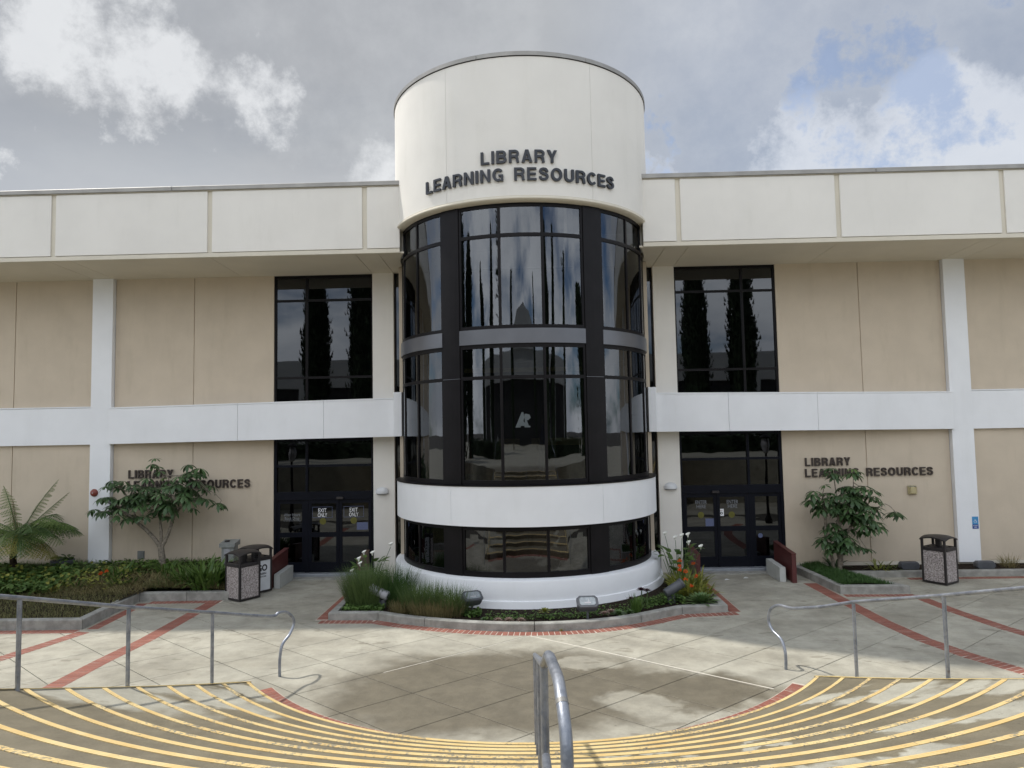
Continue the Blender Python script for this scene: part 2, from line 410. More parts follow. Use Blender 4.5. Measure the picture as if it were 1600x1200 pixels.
def text_geo(ch, bold=.0):
    """vertices (x,y), faces of flat text scaled to cap height 1 with x starting at 0; returns verts, faces, width"""
    k = (ch, bold)
    if k in _txt: return _txt[k]
    cu = bpy.data.curves.new('t', 'FONT'); cu.body = ch; cu.size = 1; cu.offset = bold; cu.resolution_u = 4
    cu.space_line = .82
    ob = bpy.data.objects.new('t', cu); col.objects.link(ob)
    dg = bpy.context.evaluated_depsgraph_get(); me = bpy.data.meshes.new_from_object(ob.evaluated_get(dg))
    vs = [(v.co.x, v.co.y) for v in me.vertices]; fs = [tuple(p.vertices) for p in me.polygons]
    bpy.data.objects.remove(ob); bpy.data.curves.remove(cu); bpy.data.meshes.remove(me)
    _txt[k] = (vs, fs); return _txt[k]
def cap():
    vs, _ = text_geo('I', .0); return max(v[1] for v in vs)-min(v[1] for v in vs)
CAP = cap()
def glyph(ch, h, bold=.03, xs=1.0):
    vs, fs = text_geo(ch, bold); k = h/(CAP+2*bold)
    x0 = min(v[0] for v in vs); wd = max(v[0] for v in vs)-x0
    return [((x-x0)*k*xs, (y+bold)*k) for x, y in vs], fs, wd*k*xs
def catmull(pts, n=8):
    P_ = [Vector(p) for p in pts]; out = []
    for i in range(len(P_)-1):
        p0, p1, p2, p3 = P_[max(i-1, 0)], P_[i], P_[i+1], P_[min(i+2, len(P_)-1)]
        for k_ in range(n):
            t_ = k_/n; out.append(.5*((2*p1)+(p2-p0)*t_+(2*p0-5*p1+4*p2-p3)*t_*t_+(3*p1-p0-3*p2+p3)*t_**3))
    out.append(P_[-1]); return out
def stroke(pts, t_):
    P_ = [Vector(p) for p in pts]; L_ = []; R_ = []
    for i, p in enumerate(P_):
        ds = []
        if i: ds.append((p-P_[i-1]).normalized())
        if i < len(P_)-1: ds.append((P_[i+1]-p).normalized())
        n_ = sum((Vector((-q.y, q.x)) for q in ds), Vector((0, 0))).normalized(); k_ = 1/max(.55, n_.dot(Vector((-ds[0].y, ds[0].x))))
        L_.append(tuple(p+n_*t_/2*k_)); R_.append(tuple(p-n_*t_/2*k_))
    return [[R_[i], R_[i+1], L_[i+1], L_[i]] for i in range(len(P_)-1)]
def ell(cx, cy, rx_, ry_, a0, a1, n=14): return [(cx+rx_*math.cos(R(a0+(a1-a0)*i/n)), cy+ry_*math.sin(R(a0+(a1-a0)*i/n))) for i in range(n+1)]
def block_letter(c):
    T = .185; h = T/2; q = lambda x0, x1, y0, y1: [[(x0, y0), (x1, y0), (x1, y1), (x0, y1)]]
    if c == 'L': return [q(0, T, 0, 1), q(T, .60, 0, .165)], .60
    if c == 'I': return [q(0, T, 0, 1)], T
    if c == 'E': return [q(0, T, 0, 1), q(T, .62, 0, .165), q(T, .58, .425, .58), q(T, .62, .835, 1)], .62
    if c == 'N': return [q(0, T, 0, 1), q(.50, .50+T, 0, 1), [[(T-.01, 1), (T-.01, .70), (.51, 0), (.51, .30)]]], .685
    if c == 'A': return [[[(0, 0), (.205, 0), (.445, 1), (.255, 1)]], [[(.525, 0), (.73, 0), (.475, 1), (.285, 1)]], q(.15, .58, .21, .36)], .73
    if c == 'Y': return [[[(0, 1), (.22, 1), (.45, .40), (.25, .40)]], [[(.70, 1), (.48, 1), (.25, .40), (.45, .40)]], q(.255, .445, 0, .42)], .70
    if c == 'B': return [q(0, T, 0, 1), stroke([(.1, .915)]+[(.40, .915)]+ell(.40, .735, .18, .18, 80, -80, 8)+[(.40, .555), (.1, .555)], .165), stroke([(.1, .49)]+[(.42, .49)]+ell(.42, .285, .20, .20, 80, -80, 8)+[(.42, .0825), (.1, .0825)], .165)], .70
    if c == 'R': return [q(0, T, 0, 1), stroke([(.1, .915), (.41, .915)]+ell(.41, .70, .20, .21, 80, -80, 8)+[(.41, .485), (.1, .485)], .17), stroke([(.40, .50), (.52, .42), (.565, .30), (.58, .12), (.61, 0)], .18)], .70
    if c == 'U': return [stroke([(h, 1), (h, .36)]+ell(.345, .36, .2525, .275, 190, 350, 10)+[(.5975, .36), (.5975, 1)], T)], .69
    if c == 'O': return [stroke(ell(.39, .5, .295, .42, 0, 360, 24), .19)], .78
    if c == 'C': return [stroke(ell(.38, .5, .285, .42, 38, 322, 18), .185)], .72
    if c == 'G': return [stroke(ell(.38, .5, .285, .42, 40, 300, 16), .185), q(.40, .72, .37, .52), q(.56, .72, .0, .37)], .72
    if c == 'S': return [stroke([tuple(p)[:2] for p in catmull([(.565, .68, 0), (.49, .86, 0), (.33, .915, 0), (.15, .845, 0), (.115, .71, 0), (.2, .59, 0), (.34, .53, 0), (.5, .46, 0), (.575, .31, 0), (.50, .14, 0), (.33, .085, 0), (.15, .15, 0), (.085, .31, 0)], 3)], .175)], .66
def letter_solid(c, h):
    groups, wd = block_letter(c); return [[[(x*h, y*h) for x, y in f] for f in g_] for g_ in groups], wd*h
def put_letter(mb, groups, f0, f1):
    # f0 back / f1 front map (x, y, depth step); every stroke a hair prouder than the last
    for gi, g_ in enumerate(groups):
        pts = []; idx = {}; fs = []
        for f in g_:
            ids = []
            for p in f:
                k_ = (round(p[0], 6), round(p[1], 6))
                if k_ not in idx: idx[k_] = len(pts); pts.append(p)
                ids.append(idx[k_])
            fs.append(tuple(ids))
        solid_glyph(mb, pts, fs, lambda a, b_: f0(a, b_), lambda a, b_: f1(a, b_, gi*.0006))
def solid_glyph(mb, vs, fs, fn0, fn1):
    """extrude flat glyph: fn0 / fn1 map (x,y) to back and front points"""
    n = len(vs); o = len(mb.v)
    mb.v += [fn1(x, y) for x, y in vs]+[fn0(x, y) for x, y in vs]
    edges = {}
    for f in fs:
        mb.f.append(tuple(o+i for i in f)); mb.mi.append(mb.cur); mb.sm.append(False)
        for i in range(len(f)):
            a, b = f[i], f[(i+1) % len(f)]; edges[(a, b)] = edges.get((a, b), 0)+1
    for (a, b) in list(edges):
        if (b, a) not in edges:
            mb.f.append((o+a, o+n+a, o+n+b, o+b)); mb.mi.append(mb.cur); mb.sm.append(False)
def flat_text(mb, s_, x, z, h, y, width=None, bold=.02, align='c'):
    vs, fs, wd = glyph(s_, h, bold)
    k = (width/wd) if width else 1
    x0 = x-(wd*k/2 if align == 'c' else 0)
    o = len(mb.v); mb.v += [(x0+a*k, y, z+b_) for a, b_ in vs]
    for f in fs: mb.f.append(tuple(o+i for i in f)); mb.mi.append(mb.cur); mb.sm.append(False)

# ------------------------------------------------------------------ ground
g = MB()
g.box(-400, 400, -400, 400, -.30, -.022)
tag(g.build('ground', 'joint_dark'), kind='structure')
plaza = thing('plaza', (0, 0, 0), None, None); plaza['kind'] = 'structure'
# far paving beyond the slab field
for n_, (x0, x1, y0, y1) in enumerate(((-120, -15.77, -70, 60), (15.77, 120, -70, 60))):
    MB().box(x0, x1, y0, y1, -.02, -.001).build('paving_sheet', 'plaza_concrete', plaza)
HW, HH, GP = .83, .68, .007
sl = MB()
k = GP*1.3
P0 = [(-HW+k, 0), (0, -HH+k), (HW-k, 0), (0, HH-k)]
P1 = [(x*.992, y*.992) for x, y in P0]
sl.loft([[(x, y, -.02) for x, y in P0], [(x, y, -.003) for x, y in P0], [(x, y, 0) for x, y in P1]], cap0=False)
slab_me = sl.mesh('slab', 'plaza_concrete')
for i in range(-18, 19):
    for j in range(-8, 13):
        if (i+j) % 2 == 0: continue
        x, y = i*HW+.05, -8.05+j*HH
        if y > .35: continue
        Rr = math.hypot(x-.05, y+5)
        if y < -8.6 and abs(x) < 3.4 and Rr > 5.9: continue
        if y < -10.4: continue
        if math.hypot(x, y+.64) < 2.5: continue
        if y < -9 and abs(x) > 9: continue
        if abs(x) > 10.5 and x < 0 and y > -3.9: continue
        inst('slab', slab_me, plaza, (x, y, 0))
MB().box(-15.77, 15.77, -70, -11.2, -.02, -.003).build('paving_sheet', 'plaza_concrete', plaza)
# pale sealed joints running down from the planter
def strip(p0, p1, w_, z0, z1, name, mat, par):
    a, b = Vector(p0), Vector(p1); t_ = (b-a).normalized(); n_ = Vector((-t_.y, t_.x))*w_/2
    mb = MB(); mb.prism([tuple(a-n_), tuple(b-n_), tuple(b+n_), tuple(a+n_)][::1], z0, z1)
    return mb.build(name, mat, par)
strip((.046, -5.37), (3.45, -8.03), .022, -.02, .003, 'joint_sealant', 'sealant_white', plaza)
strip((.046, -5.37), (-2.2, -7.2), .012, -.02, .003, 'joint_sealant', 'sealant_white', plaza)

# brick bands: every brick its own object
def brick_mesh(L, W_):
    mb = MB(); c = .005; x, y = W_/2, L/2
    mb.loft([[(-x, -y, 0), (x, -y, 0), (x, y, 0), (-x, y, 0)], [(-x, -y, .022), (x, -y, .022), (x, y, .022), (-x, y, .022)],
             [(-x+c, -y+c, .027), (x-c, -y+c, .027), (x-c, y-c, .027), (-x+c, y-c, .027)]], cap0=False)
    return mb.mesh('brick', 'brick_red')
BM = {}
def band(name, pts, width, pitch=.105, gap=.009, z=-.0215):
    """pts = centre polyline; soldier bricks across it"""
    o = thing(name, (0, 0, 0), None, None); o['kind'] = 'structure'
    pts = [Vector(p) for p in pts]
    key = (round(width, 3), round(pitch-gap, 3))
    if key not in BM: BM[key] = brick_mesh(width, pitch-gap)
    # mortar bed
    left = []; right = []
    for i, p in enumerate(pts):
        a = pts[max(i-1, 0)]; b = pts[min(i+1, len(pts)-1)]; t_ = (b-a).normalized(); n_ = Vector((-t_.y, t_.x))*(width/2+.006)
        left.append(tuple(p+n_)); right.append(tuple(p-n_))
    mb = MB()
    for i in range(len(pts)-1):
        q = [right[i], right[i+1], left[i+1], left[i]]
        vs = [(x, y, .0015) for x, y in q]; mb.add(vs, [(0, 1, 2, 3)])
    mb.build('mortar_bed', 'mortar', o)
    acc = pitch/2
    for i in range(len(pts)-1):
        a, b = pts[i], pts[i+1]; L = (b-a).length; t_ = (b-a)/L
        while acc < L:
            q = a+t_*acc
            inst('brick', BM[key], o, (q.x, q.y, z+random.uniform(-.001, .001)), (0, 0, math.atan2(t_.y, t_.x)+random.uniform(-.01, .01)))
            acc += pitch
        acc -= L
    return o
def arcpts(C, r_, a0, a1, n=40):
    return [(C[0]+r_*math.sin(R(a0+(a1-a0)*i/n)), C[1]-r_*math.cos(R(a0+(a1-a0)*i/n))) for i in range(n+1)]
SC = (.05, -5.0)
R1, DR, RISE, NST = 4.98, .415, .15, 14
band('brick_edging_of_the_stairs', arcpts(SC, R1-.155, -53.5, 53.5, 60), .29, .112)
# outline of the central planter kerb
PK = [(-3.9, -1.25), (-3.93, -4.17), (-2.93, -4.21)]
tip = arcpts((0.08, -.9), 4.20, -43, 43, 30)   # front arc
def off_arc(r_, a=47): return arcpts((.08, -.9), r_, -a, a, 34)
kerb_out = [(-3.93, -1.2), (-3.93, -4.17), (-2.95, -4.2)]+[p for p in arcpts((.06, -1.6), 3.52, -42, 42, 30) if True]+[(2.98, -4.08), (3.97, -3.93), (3.97, -1.2)]
kerb_out = [(-3.93, -1.2), (-3.93, -4.17), (-2.93, -4.21), (-2.45, -4.48), (-1.95, -4.69), (-1.45, -4.86), (-.95, -4.99), (-.4, -5.09), (.13, -5.12), (.65, -5.09), (1.2, -4.99), (1.7, -4.82), (2.15, -4.6), (2.6, -4.31), (3.045, -4.04), (3.97, -3.92), (3.97, -1.2)]
def offset(poly, dd):
    out = []
    P_ = [Vector(p) for p in poly]
    for i, p in enumerate(P_):
        ns = []
        if i > 0: t_ = (p-P_[i-1]).normalized(); ns.append(Vector((t_.y, -t_.x)))
        if i < len(P_)-1: t_ = (P_[i+1]-p).normalized(); ns.append(Vector((t_.y, -t_.x)))
        n_ = sum(ns, Vector((0, 0))).normalized(); k_ = 1/max(.5, n_.dot(ns[0]))
        out.append(tuple(p+n_*dd*k_))
    return out
bo = offset(kerb_out, .135)
band('brick_border_of_the_centre_planter', bo[1:-1], .225, .105)
band('brick_border_left_side_of_the_planter', [(bo[0][0], -1.3), (bo[1][0], bo[1][1]+.12)], .225, .105)
band('brick_border_right_side_of_the_planter', [(bo[-2][0], bo[-2][1]+.12), (bo[-1][0], -1.3)], .225, .105)
band('brick_strip_across_the_plaza', [(-6.93, -2.62), (-6.91, -5.36), (-7.0, -6.6), (-7.02, -7.6), (-7.05, -9)], .30, .105)
band('brick_strip_across_the_plaza', [(6.52, -1.5), (6.56, -3.3), (6.60, -4.8), (6.72, -5.87), (6.95, -6.7), (7.32, -7.5), (7.9, -8.4)], .30, .105)
band('brick_strip_beyond_the_planter', [(-8.40, -4.8), (-8.62, -5.6), (-8.86, -6.4), (-9.2, -7.4), (-9.7, -8.6)], .27, .105)
band('brick_strip_beyond_the_planter', [(8.22, -2.75), (8.30, -4.1), (8.48, -5.2), (8.8, -6.3), (9.3, -7.4)], .27, .105)
band('brick_border_of_the_lawn', [(-13.5, -4.76), (-8.55, -4.76)], .22, .105)
band('brick_border_of_the_lawn', [(-8.36, -4.62), (-8.47, -2.62)], .22, .105)
band('brick_border_of_the_lawn', [(-8.36, -2.56), (-6.75, -2.54)], .22, .105)
band('brick_border_of_the_tree_planter', [(6.78, -2.72), (8.24, -2.76)], .2, .105)
band('brick_border_along_the_wall', [(8.95, -1.16), (15, -1.16)], .2, .105)

# ------------------------------------------------------------------ stairs
stairs = thing('stairs', (0, 0, 0), None, None); stairs['kind'] = 'structure'
def side_ang(r_, s_):
    # angle where circle r_ meets the side line x = .05 + s*(3.98+.30*(-7.94-y))
    lo, hi = 20.0, 85.0
    for _ in range(40):
        mid = (lo+hi)/2; x = r_*math.sin(R(mid)); y = SC[1]-r_*math.cos(R(mid))
        lim = 3.98+.30*(-7.94-y)
        if x < lim: lo = mid
        else: hi = mid
    return lo
for k in range(1, NST+1):
    r0 = R1+DR*(k-1); r1 = r0+DR if k < NST else r0+3.2
    z = RISE*k
    a0, a1 = side_ang(r0, 1), side_ang(r1 if k < NST else r0+DR, 1)
    n = 48
    inner = [(SC[0]+r0*math.sin(R(-a0+2*a0*i/n)), SC[1]-r0*math.cos(R(-a0+2*a0*i/n))) for i in range(n+1)]
    outer = [(SC[0]+r1*math.sin(R(-a1+2*a1*i/n)), SC[1]-r1*math.cos(R(-a1+2*a1*i/n))) for i in range(n+1)]
    mb = MB(); vs = []; fs = []
    c = .012; SL = .035 if k < NST else 0
    def sl(u): return (SL+(.10 if SL else 0)*u**2.2)
    inb = [(SC[0]+(x-SC[0])*(r0+c)/r0, SC[1]+(y-SC[1])*(r0+c)/r0) for x, y in inner]
    for (ix, iy), (bx, by), (ox, oy) in zip(inner, inb, outer): vs += [(ix, iy, 0), (ix, iy, z-c), (bx, by, z), (ox, oy, z+sl(abs(2*len(vs)/5/n-1))), (ox, oy, 0)]
    for i in range(n):
        a = i*5; b = a+5
        for j in range(4): fs.append((a+j, b+j, b+j+1, a+j+1))
    fs.append((0, 1, 2, 3, 4)); fs.append((n*5+4, n*5+3, n*5+2, n*5+1, n*5))
    mb.add(vs, fs); st = mb.build('step', 'step_concrete', stairs)
    # painted stripe with fine grooves, slightly proud, set back from the nosing
    e0 = a0-R(0)-.5
    for q0, q1 in ((.028, .044), (.047, .064), (.067, .084)):
        mb = MB(); nn = 60
        ra, rb = r0+q0, r0+q1
        aa, ab = side_ang(ra, 1)-.05, side_ang(rb, 1)-.05
        rings = []
        for i in range(nn+1):
            t_ = -1+2*i/nn
            rings.append([(SC[0]+ra*math.sin(R(aa*t_)), SC[1]-ra*math.cos(R(aa*t_)), z+sl(abs(t_))*q0/DR+zz) for zz in (-.002, .004)] + [(SC[0]+rb*math.sin(R(ab*t_)), SC[1]-rb*math.cos(R(ab*t_)), z+sl(abs(t_))*q1/DR+zz) for zz in (.004, -.002)])
        mb.loft(rings); mb.build('stripe', 'yellow_paint', st)
for s_ in (-1, 1):
    nos = []
    for k in range(1, NST+1):
        r0 = R1+DR*(k-1); a_ = side_ang(r0, 1)
        nos.append((SC[0]+s_*r0*math.sin(R(a_)), SC[1]-r0*math.cos(R(a_)), RISE*k))
    def run(o0, o1, lo, hi, name, mat):
        rings = []
        for x, y, z in nos: rings.append([(x+s_*o0, y, max(0, z+lo) if lo > -1 else 0), (x+s_*o1, y, max(0, z+lo) if lo > -1 else 0), (x+s_*o1, y, z+hi), (x+s_*o0, y, z+hi)])
        mb = MB(); mb.loft([r_[::s_] for r_ in rings]); mb.build(name, mat, stairs)
    run(0, .24, -9, .004, 'cheek', 'step_concrete')
    run(.0, .045, .002, .009, 'edge_line', 'yellow_edge')
    run(.18, .225, .002, .009, 'edge_line', 'cream_edge_paint')
ter = MB().box(-60, 60, -120, -15.6, 0, RISE*NST-.004); tag(ter.build('upper_terrace', 'step_concrete'), kind='structure')

# ------------------------------------------------------------------ library building
B = thing('library_building', (0, 0, 0), 'two-storey beige and white library with a round glazed entrance tower', 'building')
Yc = -.641; TC = (0, Yc)
def part(name, mat, mb): return mb.build(name, mat, B)
XP1, XP2, XW, XC1, XC2 = 3.38, 3.93, 6.533, 10.77, 11.31
ZS = 7.83
for s_ in (-1, 1):
    def X(a, b): return (min(s_*a, s_*b), max(s_*a, s_*b))
    def bx(name, mat, a, b, y0, y1, z0, z1, bev=0):
        x0, x1 = X(a, b); mb = MB()
        if bev: mb.bevbox(x0, x1, y0, y1, z0, z1, bev)
        else: mb.box(x0, x1, y0, y1, z0, z1)
        return part(name, mat, mb)
    # beige wall panels, joints recessed
    seams = [XW, 8.66, XC1, XC2, 13.45, 15.6, 17.8, 20, 22.2, 24.4]
    for a, b in zip(seams, seams[1:]):
        if a == XC1: continue
        for z0, z1 in ((.20, 3.50), (4.40, ZS+.02)):
            bx('wall_panel', 'beige_stucco', a+.012, b-.012, 0, .2, z0, z1)
    bx('wall_backing', 'beige_stucco', XW+.03, 24.4, .022, .3, .0, ZS+.05)
    bx('plinth', 'cream_trim', XW+.02, 24.4, -.03, .02, -.02, .19)
    # pier between the entrance and the tower
    for z0, z1 in ((0, 3.56), (4.4, ZS+.02)):
        bx('pier', 'cream_fascia', XP1, XP2, -.06, .3, z0, z1)
    # column
    bx('column', 'white_stucco', XC1, XC2, -.13, .25, .17, ZS+.02)
    bx('column', 'white_stucco', 19.4, 19.94, -.13, .25, .17, ZS+.02)
    # spandrel bands
    for a, b in ((XC2+.01, 15.3), (15.32, 19.39), (19.95, 24.4)):
        bx('spandrel_panel', 'white_stucco', a, b, -.09, .02, 3.485, 4.44, .01)
        bx('spandrel_sill', 'white_stucco', a, b, -.10, .02, 4.446, 4.475)
    # inner band comes forward towards the tower
    cuts = [3.27, 5.10, 7.35, XC1+.04]
    def yb(x): return -.20-(XC1+.04-x)/(XC1+.04-3.27)*.35
    def zt(x): return 4.435+(XC1+.04-x)/(XC1+.04-3.27)*.095
    def zb(x): return 3.49+(XC1+.04-x)/(XC1+.04-3.27)*.065
    for a, b in zip(cuts, cuts[1:]):
        a2, b2 = a+.004, b-.004
        def ringx(x, dz=0):
            return [(s_*x, yb(x), zb(x)), (s_*x, yb(x), zt(x)-.035), (s_*x, .02, zt(x)-.035), (s_*x, .02, zb(x))]
        mb = MB(); mb.loft([ringx(a2), ringx(b2)][::s_]); part('spandrel_panel', 'white_stucco', mb)
        mb = MB(); mb.loft([[(s_*x, yb(x)-.012, zt(x)-.033), (s_*x, yb(x)-.012, zt(x)), (s_*x, .02, zt(x)), (s_*x, .02, zt(x)-.033)] for x in (a2, b2)][::s_]); part('spandrel_sill', 'white_stucco', mb)
    bx('spandrel_end', 'white_stucco', 3.06, 3.262, -.74, -.1, 3.56, 4.66, .008)
    # fin beside the curved glass and dark slot
    for z0, z1 in ((.0, 3.555), (4.665, 7.83)):
        bx('tower_fin', 'beige_stucco', 2.96, 3.13, -.62, .1, z0, z1)
    bx('slot_glass', 'glass_flat', 3.13, XP1, .10, .11, 0, ZS)
    for xx in (3.15, 3.34): bx('slot_frame', 'dark_frame', xx, xx+.035, .05, .13, 0, ZS)
    # soffit panels
    def circx(y): return math.sqrt(max(0, 3.03**2-(y-Yc)**2))
    sx = [0, XP1, XP2, 7.40, XC1, XC2, 15.0, 19.4, 19.94, 24.4]
    for i, (a, b) in enumerate(zip(sx, sx[1:])):
        a += .006; b -= .006
        if i == 0:
            ys = [-1.86+j*(1.86/8) for j in range(9)]
            low = [(s_*circx(y), y) for y in ys]
            poly = low+[(s_*b, 0.02), (s_*b, -1.86)]
        else: poly = [(s_*a, -1.86), (s_*a, .02), (s_*b, .02), (s_*b, -1.86)]
        if s_ > 0: poly = poly[::-1]
        mb = MB(); zz = lambda y: 7.83+(.0-y)*.03
        mb.loft([[(x, y, zz(y)) for x, y in poly], [(x, y, zz(y)+.04) for x, y in poly]]); part('soffit_panel', 'soffit_paint', mb)
    # fascia
    fx = [2.86, 3.696, 7.406, 11.192, 15.0, 18.8, 22.6, 24.5]
    for i, (a, b) in enumerate(zip(fx, fx[1:])):
        bx('fascia_panel', 'cream_fascia', a+(.0 if i == 0 else .055), b-.055, -1.90, -1.86, 8.01, 9.49, .01)
    bx('fascia_backing', 'cream_trim', 2.87, 24.5, -1.862, -1.6, 7.99, 9.495)
    bx('fascia_lip', 'cream_trim', 2.86, 24.5, -1.915, -1.6, 7.89, 7.985, .008)
    bx('fascia_top_line', 'cream_trim', 2.86, 24.5, -1.905, -1.7, 9.497, 9.512)
    for a, b in ((2.8, 8.3), (8.31, 13.9), (13.91, 19.4), (19.41, 24.6)):
        bx('coping', 'coping_metal', a, b, -1.945, -1.5, 9.515, 9.615, .008)
    # upper window: frame then panes
    wx0, wx1, wz0, wz1, mu = XP2, XW+.01, 4.40, 7.83, 5.69
    fr = MB(); fw_ = .05
    for a, b in ((wx0, wx0+fw_), (mu-.028, mu+.028), (wx1-fw_, wx1)): x0, x1 = X(a, b); fr.box(x0, x1, .03, .12, wz0, wz1)
    for a, b in ((wx0+fw_, mu-.028), (mu+.028, wx1-fw_)):
        x0, x1 = X(a, b)
        for z0, z1 in ((wz0, wz0+.05), (5.10, 5.155), (7.14, 7.195), (wz1-.07, wz1)): fr.box(x0, x1, .035, .115, z0, z1)
    W1 = fr.build('window', 'dark_frame', B)
    for a, b in ((wx0+fw_, mu-.028), (mu+.028, wx1-fw_)):
        x0, x1 = X(a, b)
        for z0, z1 in ((wz0+.05, 5.10), (5.155, 7.14), (7.195, wz1-.07)):
            MB().box(x0, x1, .075, .083, z0, z1).build('pane', 'glass_flat', W1)
    # entrance storefront
    fr = MB(); z0, z1 = .10, 3.56
    for a, b in ((wx0, wx0+.07), (wx1-.07, wx1)): x0, x1 = X(a, b); fr.box(x0, x1, .02, .16, z0, z1)
    x0, x1 = X(wx0+.07, wx1-.07)
    fr.box(x0, x1, .01, .16, 1.955, 2.16); fr.box(x0, x1, .03, .14, 2.80, 2.86); fr.box(x0, x1, .03, .14, 3.46, z1)
    for a, b, q0, q1 in ((mu-.03, mu+.03, 2.16, 2.80), (mu-.03, mu+.03, 2.86, 3.46), (mu-.05, mu+.05, .1, 1.955)):
        a, b = X(a, b); fr.box(a, b, .03, .14, q0, q1)
    E1 = fr.build('entrance_frame', 'door_frame', B)
    for a, b, q0, q1 in ((wx0+.07, mu-.03, 2.16, 2.80), (mu+.03, wx1-.07, 2.16, 2.80), (wx0+.07, mu-.03, 2.86, 3.46), (mu+.03, wx1-.07, 2.86, 3.46)):
        a, b = X(a, b); MB().box(a, b, .08, .088, q0, q1).build('pane', 'glass_door', E1)
    mb = MB(); a, b = X(4.72, 4.90); mb.bevbox(a, b, -.06, .01, 1.97, 2.03, .01); mb.build('sensor', 'bin_metal', E1)
    mid = 4.845
    for nm, a, b, yy in (('door', wx0+.08, mid-.005, .05), ('door', mid+.005, mu-.055, .05), ('sidelight', mu+.055, wx1-.075, .07)):
        fr = MB(); st_ = .075
        for p_, q_ in ((a, a+st_), (b-st_, b)): c0, c1 = X(p_, q_); fr.box(c0, c1, yy-.02, yy+.025, .115, 1.95)
        c0, c1 = X(a+st_, b-st_)
        fr.box(c0, c1, yy-.018, yy+.022, .115, .36); fr.box(c0, c1, yy-.018, yy+.022, 1.0, 1.12); fr.box(c0, c1, yy-.018, yy+.022, 1.86, 1.95)
        D = fr.build(nm, 'door_frame', B)
        MB().box(c0, c1, yy, yy+.006, .36, 1.0).build('pane', 'glass_door', D)
        MB().box(c0, c1, yy, yy+.006, 1.12, 1.86).build('pane', 'glass_door', D)
    bx('threshold', 'sill_metal', XP2, XW, -.16, .16, 0, .098, .01)
    bx('threshold_step', 'curb_concrete', XP2-.02, XW+.02, -.42, -.165, -.02, .035)
    # interior behind the glass
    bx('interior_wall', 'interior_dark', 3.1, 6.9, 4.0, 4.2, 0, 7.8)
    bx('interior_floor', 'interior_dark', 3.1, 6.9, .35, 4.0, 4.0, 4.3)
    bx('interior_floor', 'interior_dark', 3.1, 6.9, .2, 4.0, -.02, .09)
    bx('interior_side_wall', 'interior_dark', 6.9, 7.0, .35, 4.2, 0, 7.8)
    bx('interior_beam', 'interior_beam', 3.95, 5.9, .9, 1.0, 3.33, 3.56)
    # roof and flank
    bx('roof_slab', 'coping_metal', 0, 24.4, .0 if False else .35, 16, 9.0, 9.4)
    bx('flank_wall', 'beige_stucco', 24.4, 24.6, -.0, 16, 0, 9.4)
bx2 = MB().box(-24.4, 24.4, 15.8, 16, 0, 9.0); part('rear_wall', 'beige_stucco', bx2)
part('parapet_core', 'cream_fascia', MB().box(-24.4, 24.4, -1.59, .34, 7.96, 9.48))

# tower -----------------------------------------------------------------
# drum of three curved panels with open joints
for a0, a1 in ((-178, -30.05), (-29.95, 29.95), (30.05, 178)):
    mb = MB(); mb.smooth = False
    mb.arc(TC, 3.02, 3.14, a0, a1, 8.56, 11.56, int(abs(a1-a0)/2)+1); mb.sm = [True]*len(mb.sm)
    o = part('drum_panel', 'white_drum' if 'white_drum' in MATS else 'cream_fascia', mb)
part('drum_core', 'cream_fascia', MB().lathe((0, Yc, 0), [(3.12, 8.50), (3.12, 11.56), (2.9, 11.60), (0.01, 11.60)], 90))
for a0, a1 in ((-60, -16.1), (-15.9, 27.9), (28.1, 72), (72.2, 180), (-180, -60.2)):
    mb = MB(); mb.arc(TC, 2.9, 3.165, a0, a1, 11.572, 11.66); part('coping', 'coping_metal', mb)
part('drum_drip', 'dark_frame', MB().arc(TC, 3.0, 3.15, -179.9, 179.9, 11.558, 11.570, 120))
mb = MB(); mb.smooth = True
mb.lathe((0, Yc, 0), [(2.98, 8.455), (3.10, 8.455), (3.155, 8.465), (3.185, 8.49), (3.185, 8.515), (3.165, 8.535), (3.165, 8.556), (3.1, 8.56)], 120); part('drum_lip', 'cream_trim', mb)
# curtain wall bays
bays = [(-84, -70), (-70, -52.5), (-52.5, -35)], [(-26.25, -8.75), (-8.75, 8.75), (8.75, 26.25)], [(35, 52.5), (52.5, 70), (70, 84)]
RG = 2.975
def bayframe(bay, rows, zlo, zhi, rmid):
    fr = MB(); a0, a1 = bay[0][0], bay[-1][1]
    levels = [zlo]+[z for r_ in rows for z in r_]+[zhi]
    hs = sorted(levels)
    # horizontal members
    for q0, q1 in zip(hs[0::2], hs[1::2]): fr.arc(TC, 2.93, 3.0, a0, a1, q0, q1)
    da = .55
    for q0, q1 in rows:
        lo_, hi_ = min(q0, q1), max(q0, q1)
        for j, (b0, b1) in enumerate(bay):
            l = b0 if j else b0; fr.arc(TC, 2.93, 3.0, b0, b0+da*(1 if j else 1.6), lo_, hi_, 1)
            fr.arc(TC, 2.93, 3.0, b1-da*(1 if j < len(bay)-1 else 1.6), b1, lo_, hi_, 1)
    W_ = fr.build('tower_window', 'dark_frame', B)
    for q0, q1 in rows:
        for j, (b0, b1) in enumerate(bay):
            mb = MB(); mb.arc(TC, RG-.008, RG, b0+da*(1 if j else 1.6), b1-da*(1 if j < len(bay)-1 else 1.6), min(q0, q1), max(q0, q1), 6)
            mb.sm = [True]*len(mb.sm); 
            for i in (-1, -2): mb.sm[i] = False
            me = mb.build('pane', 'glass_curved', W_)
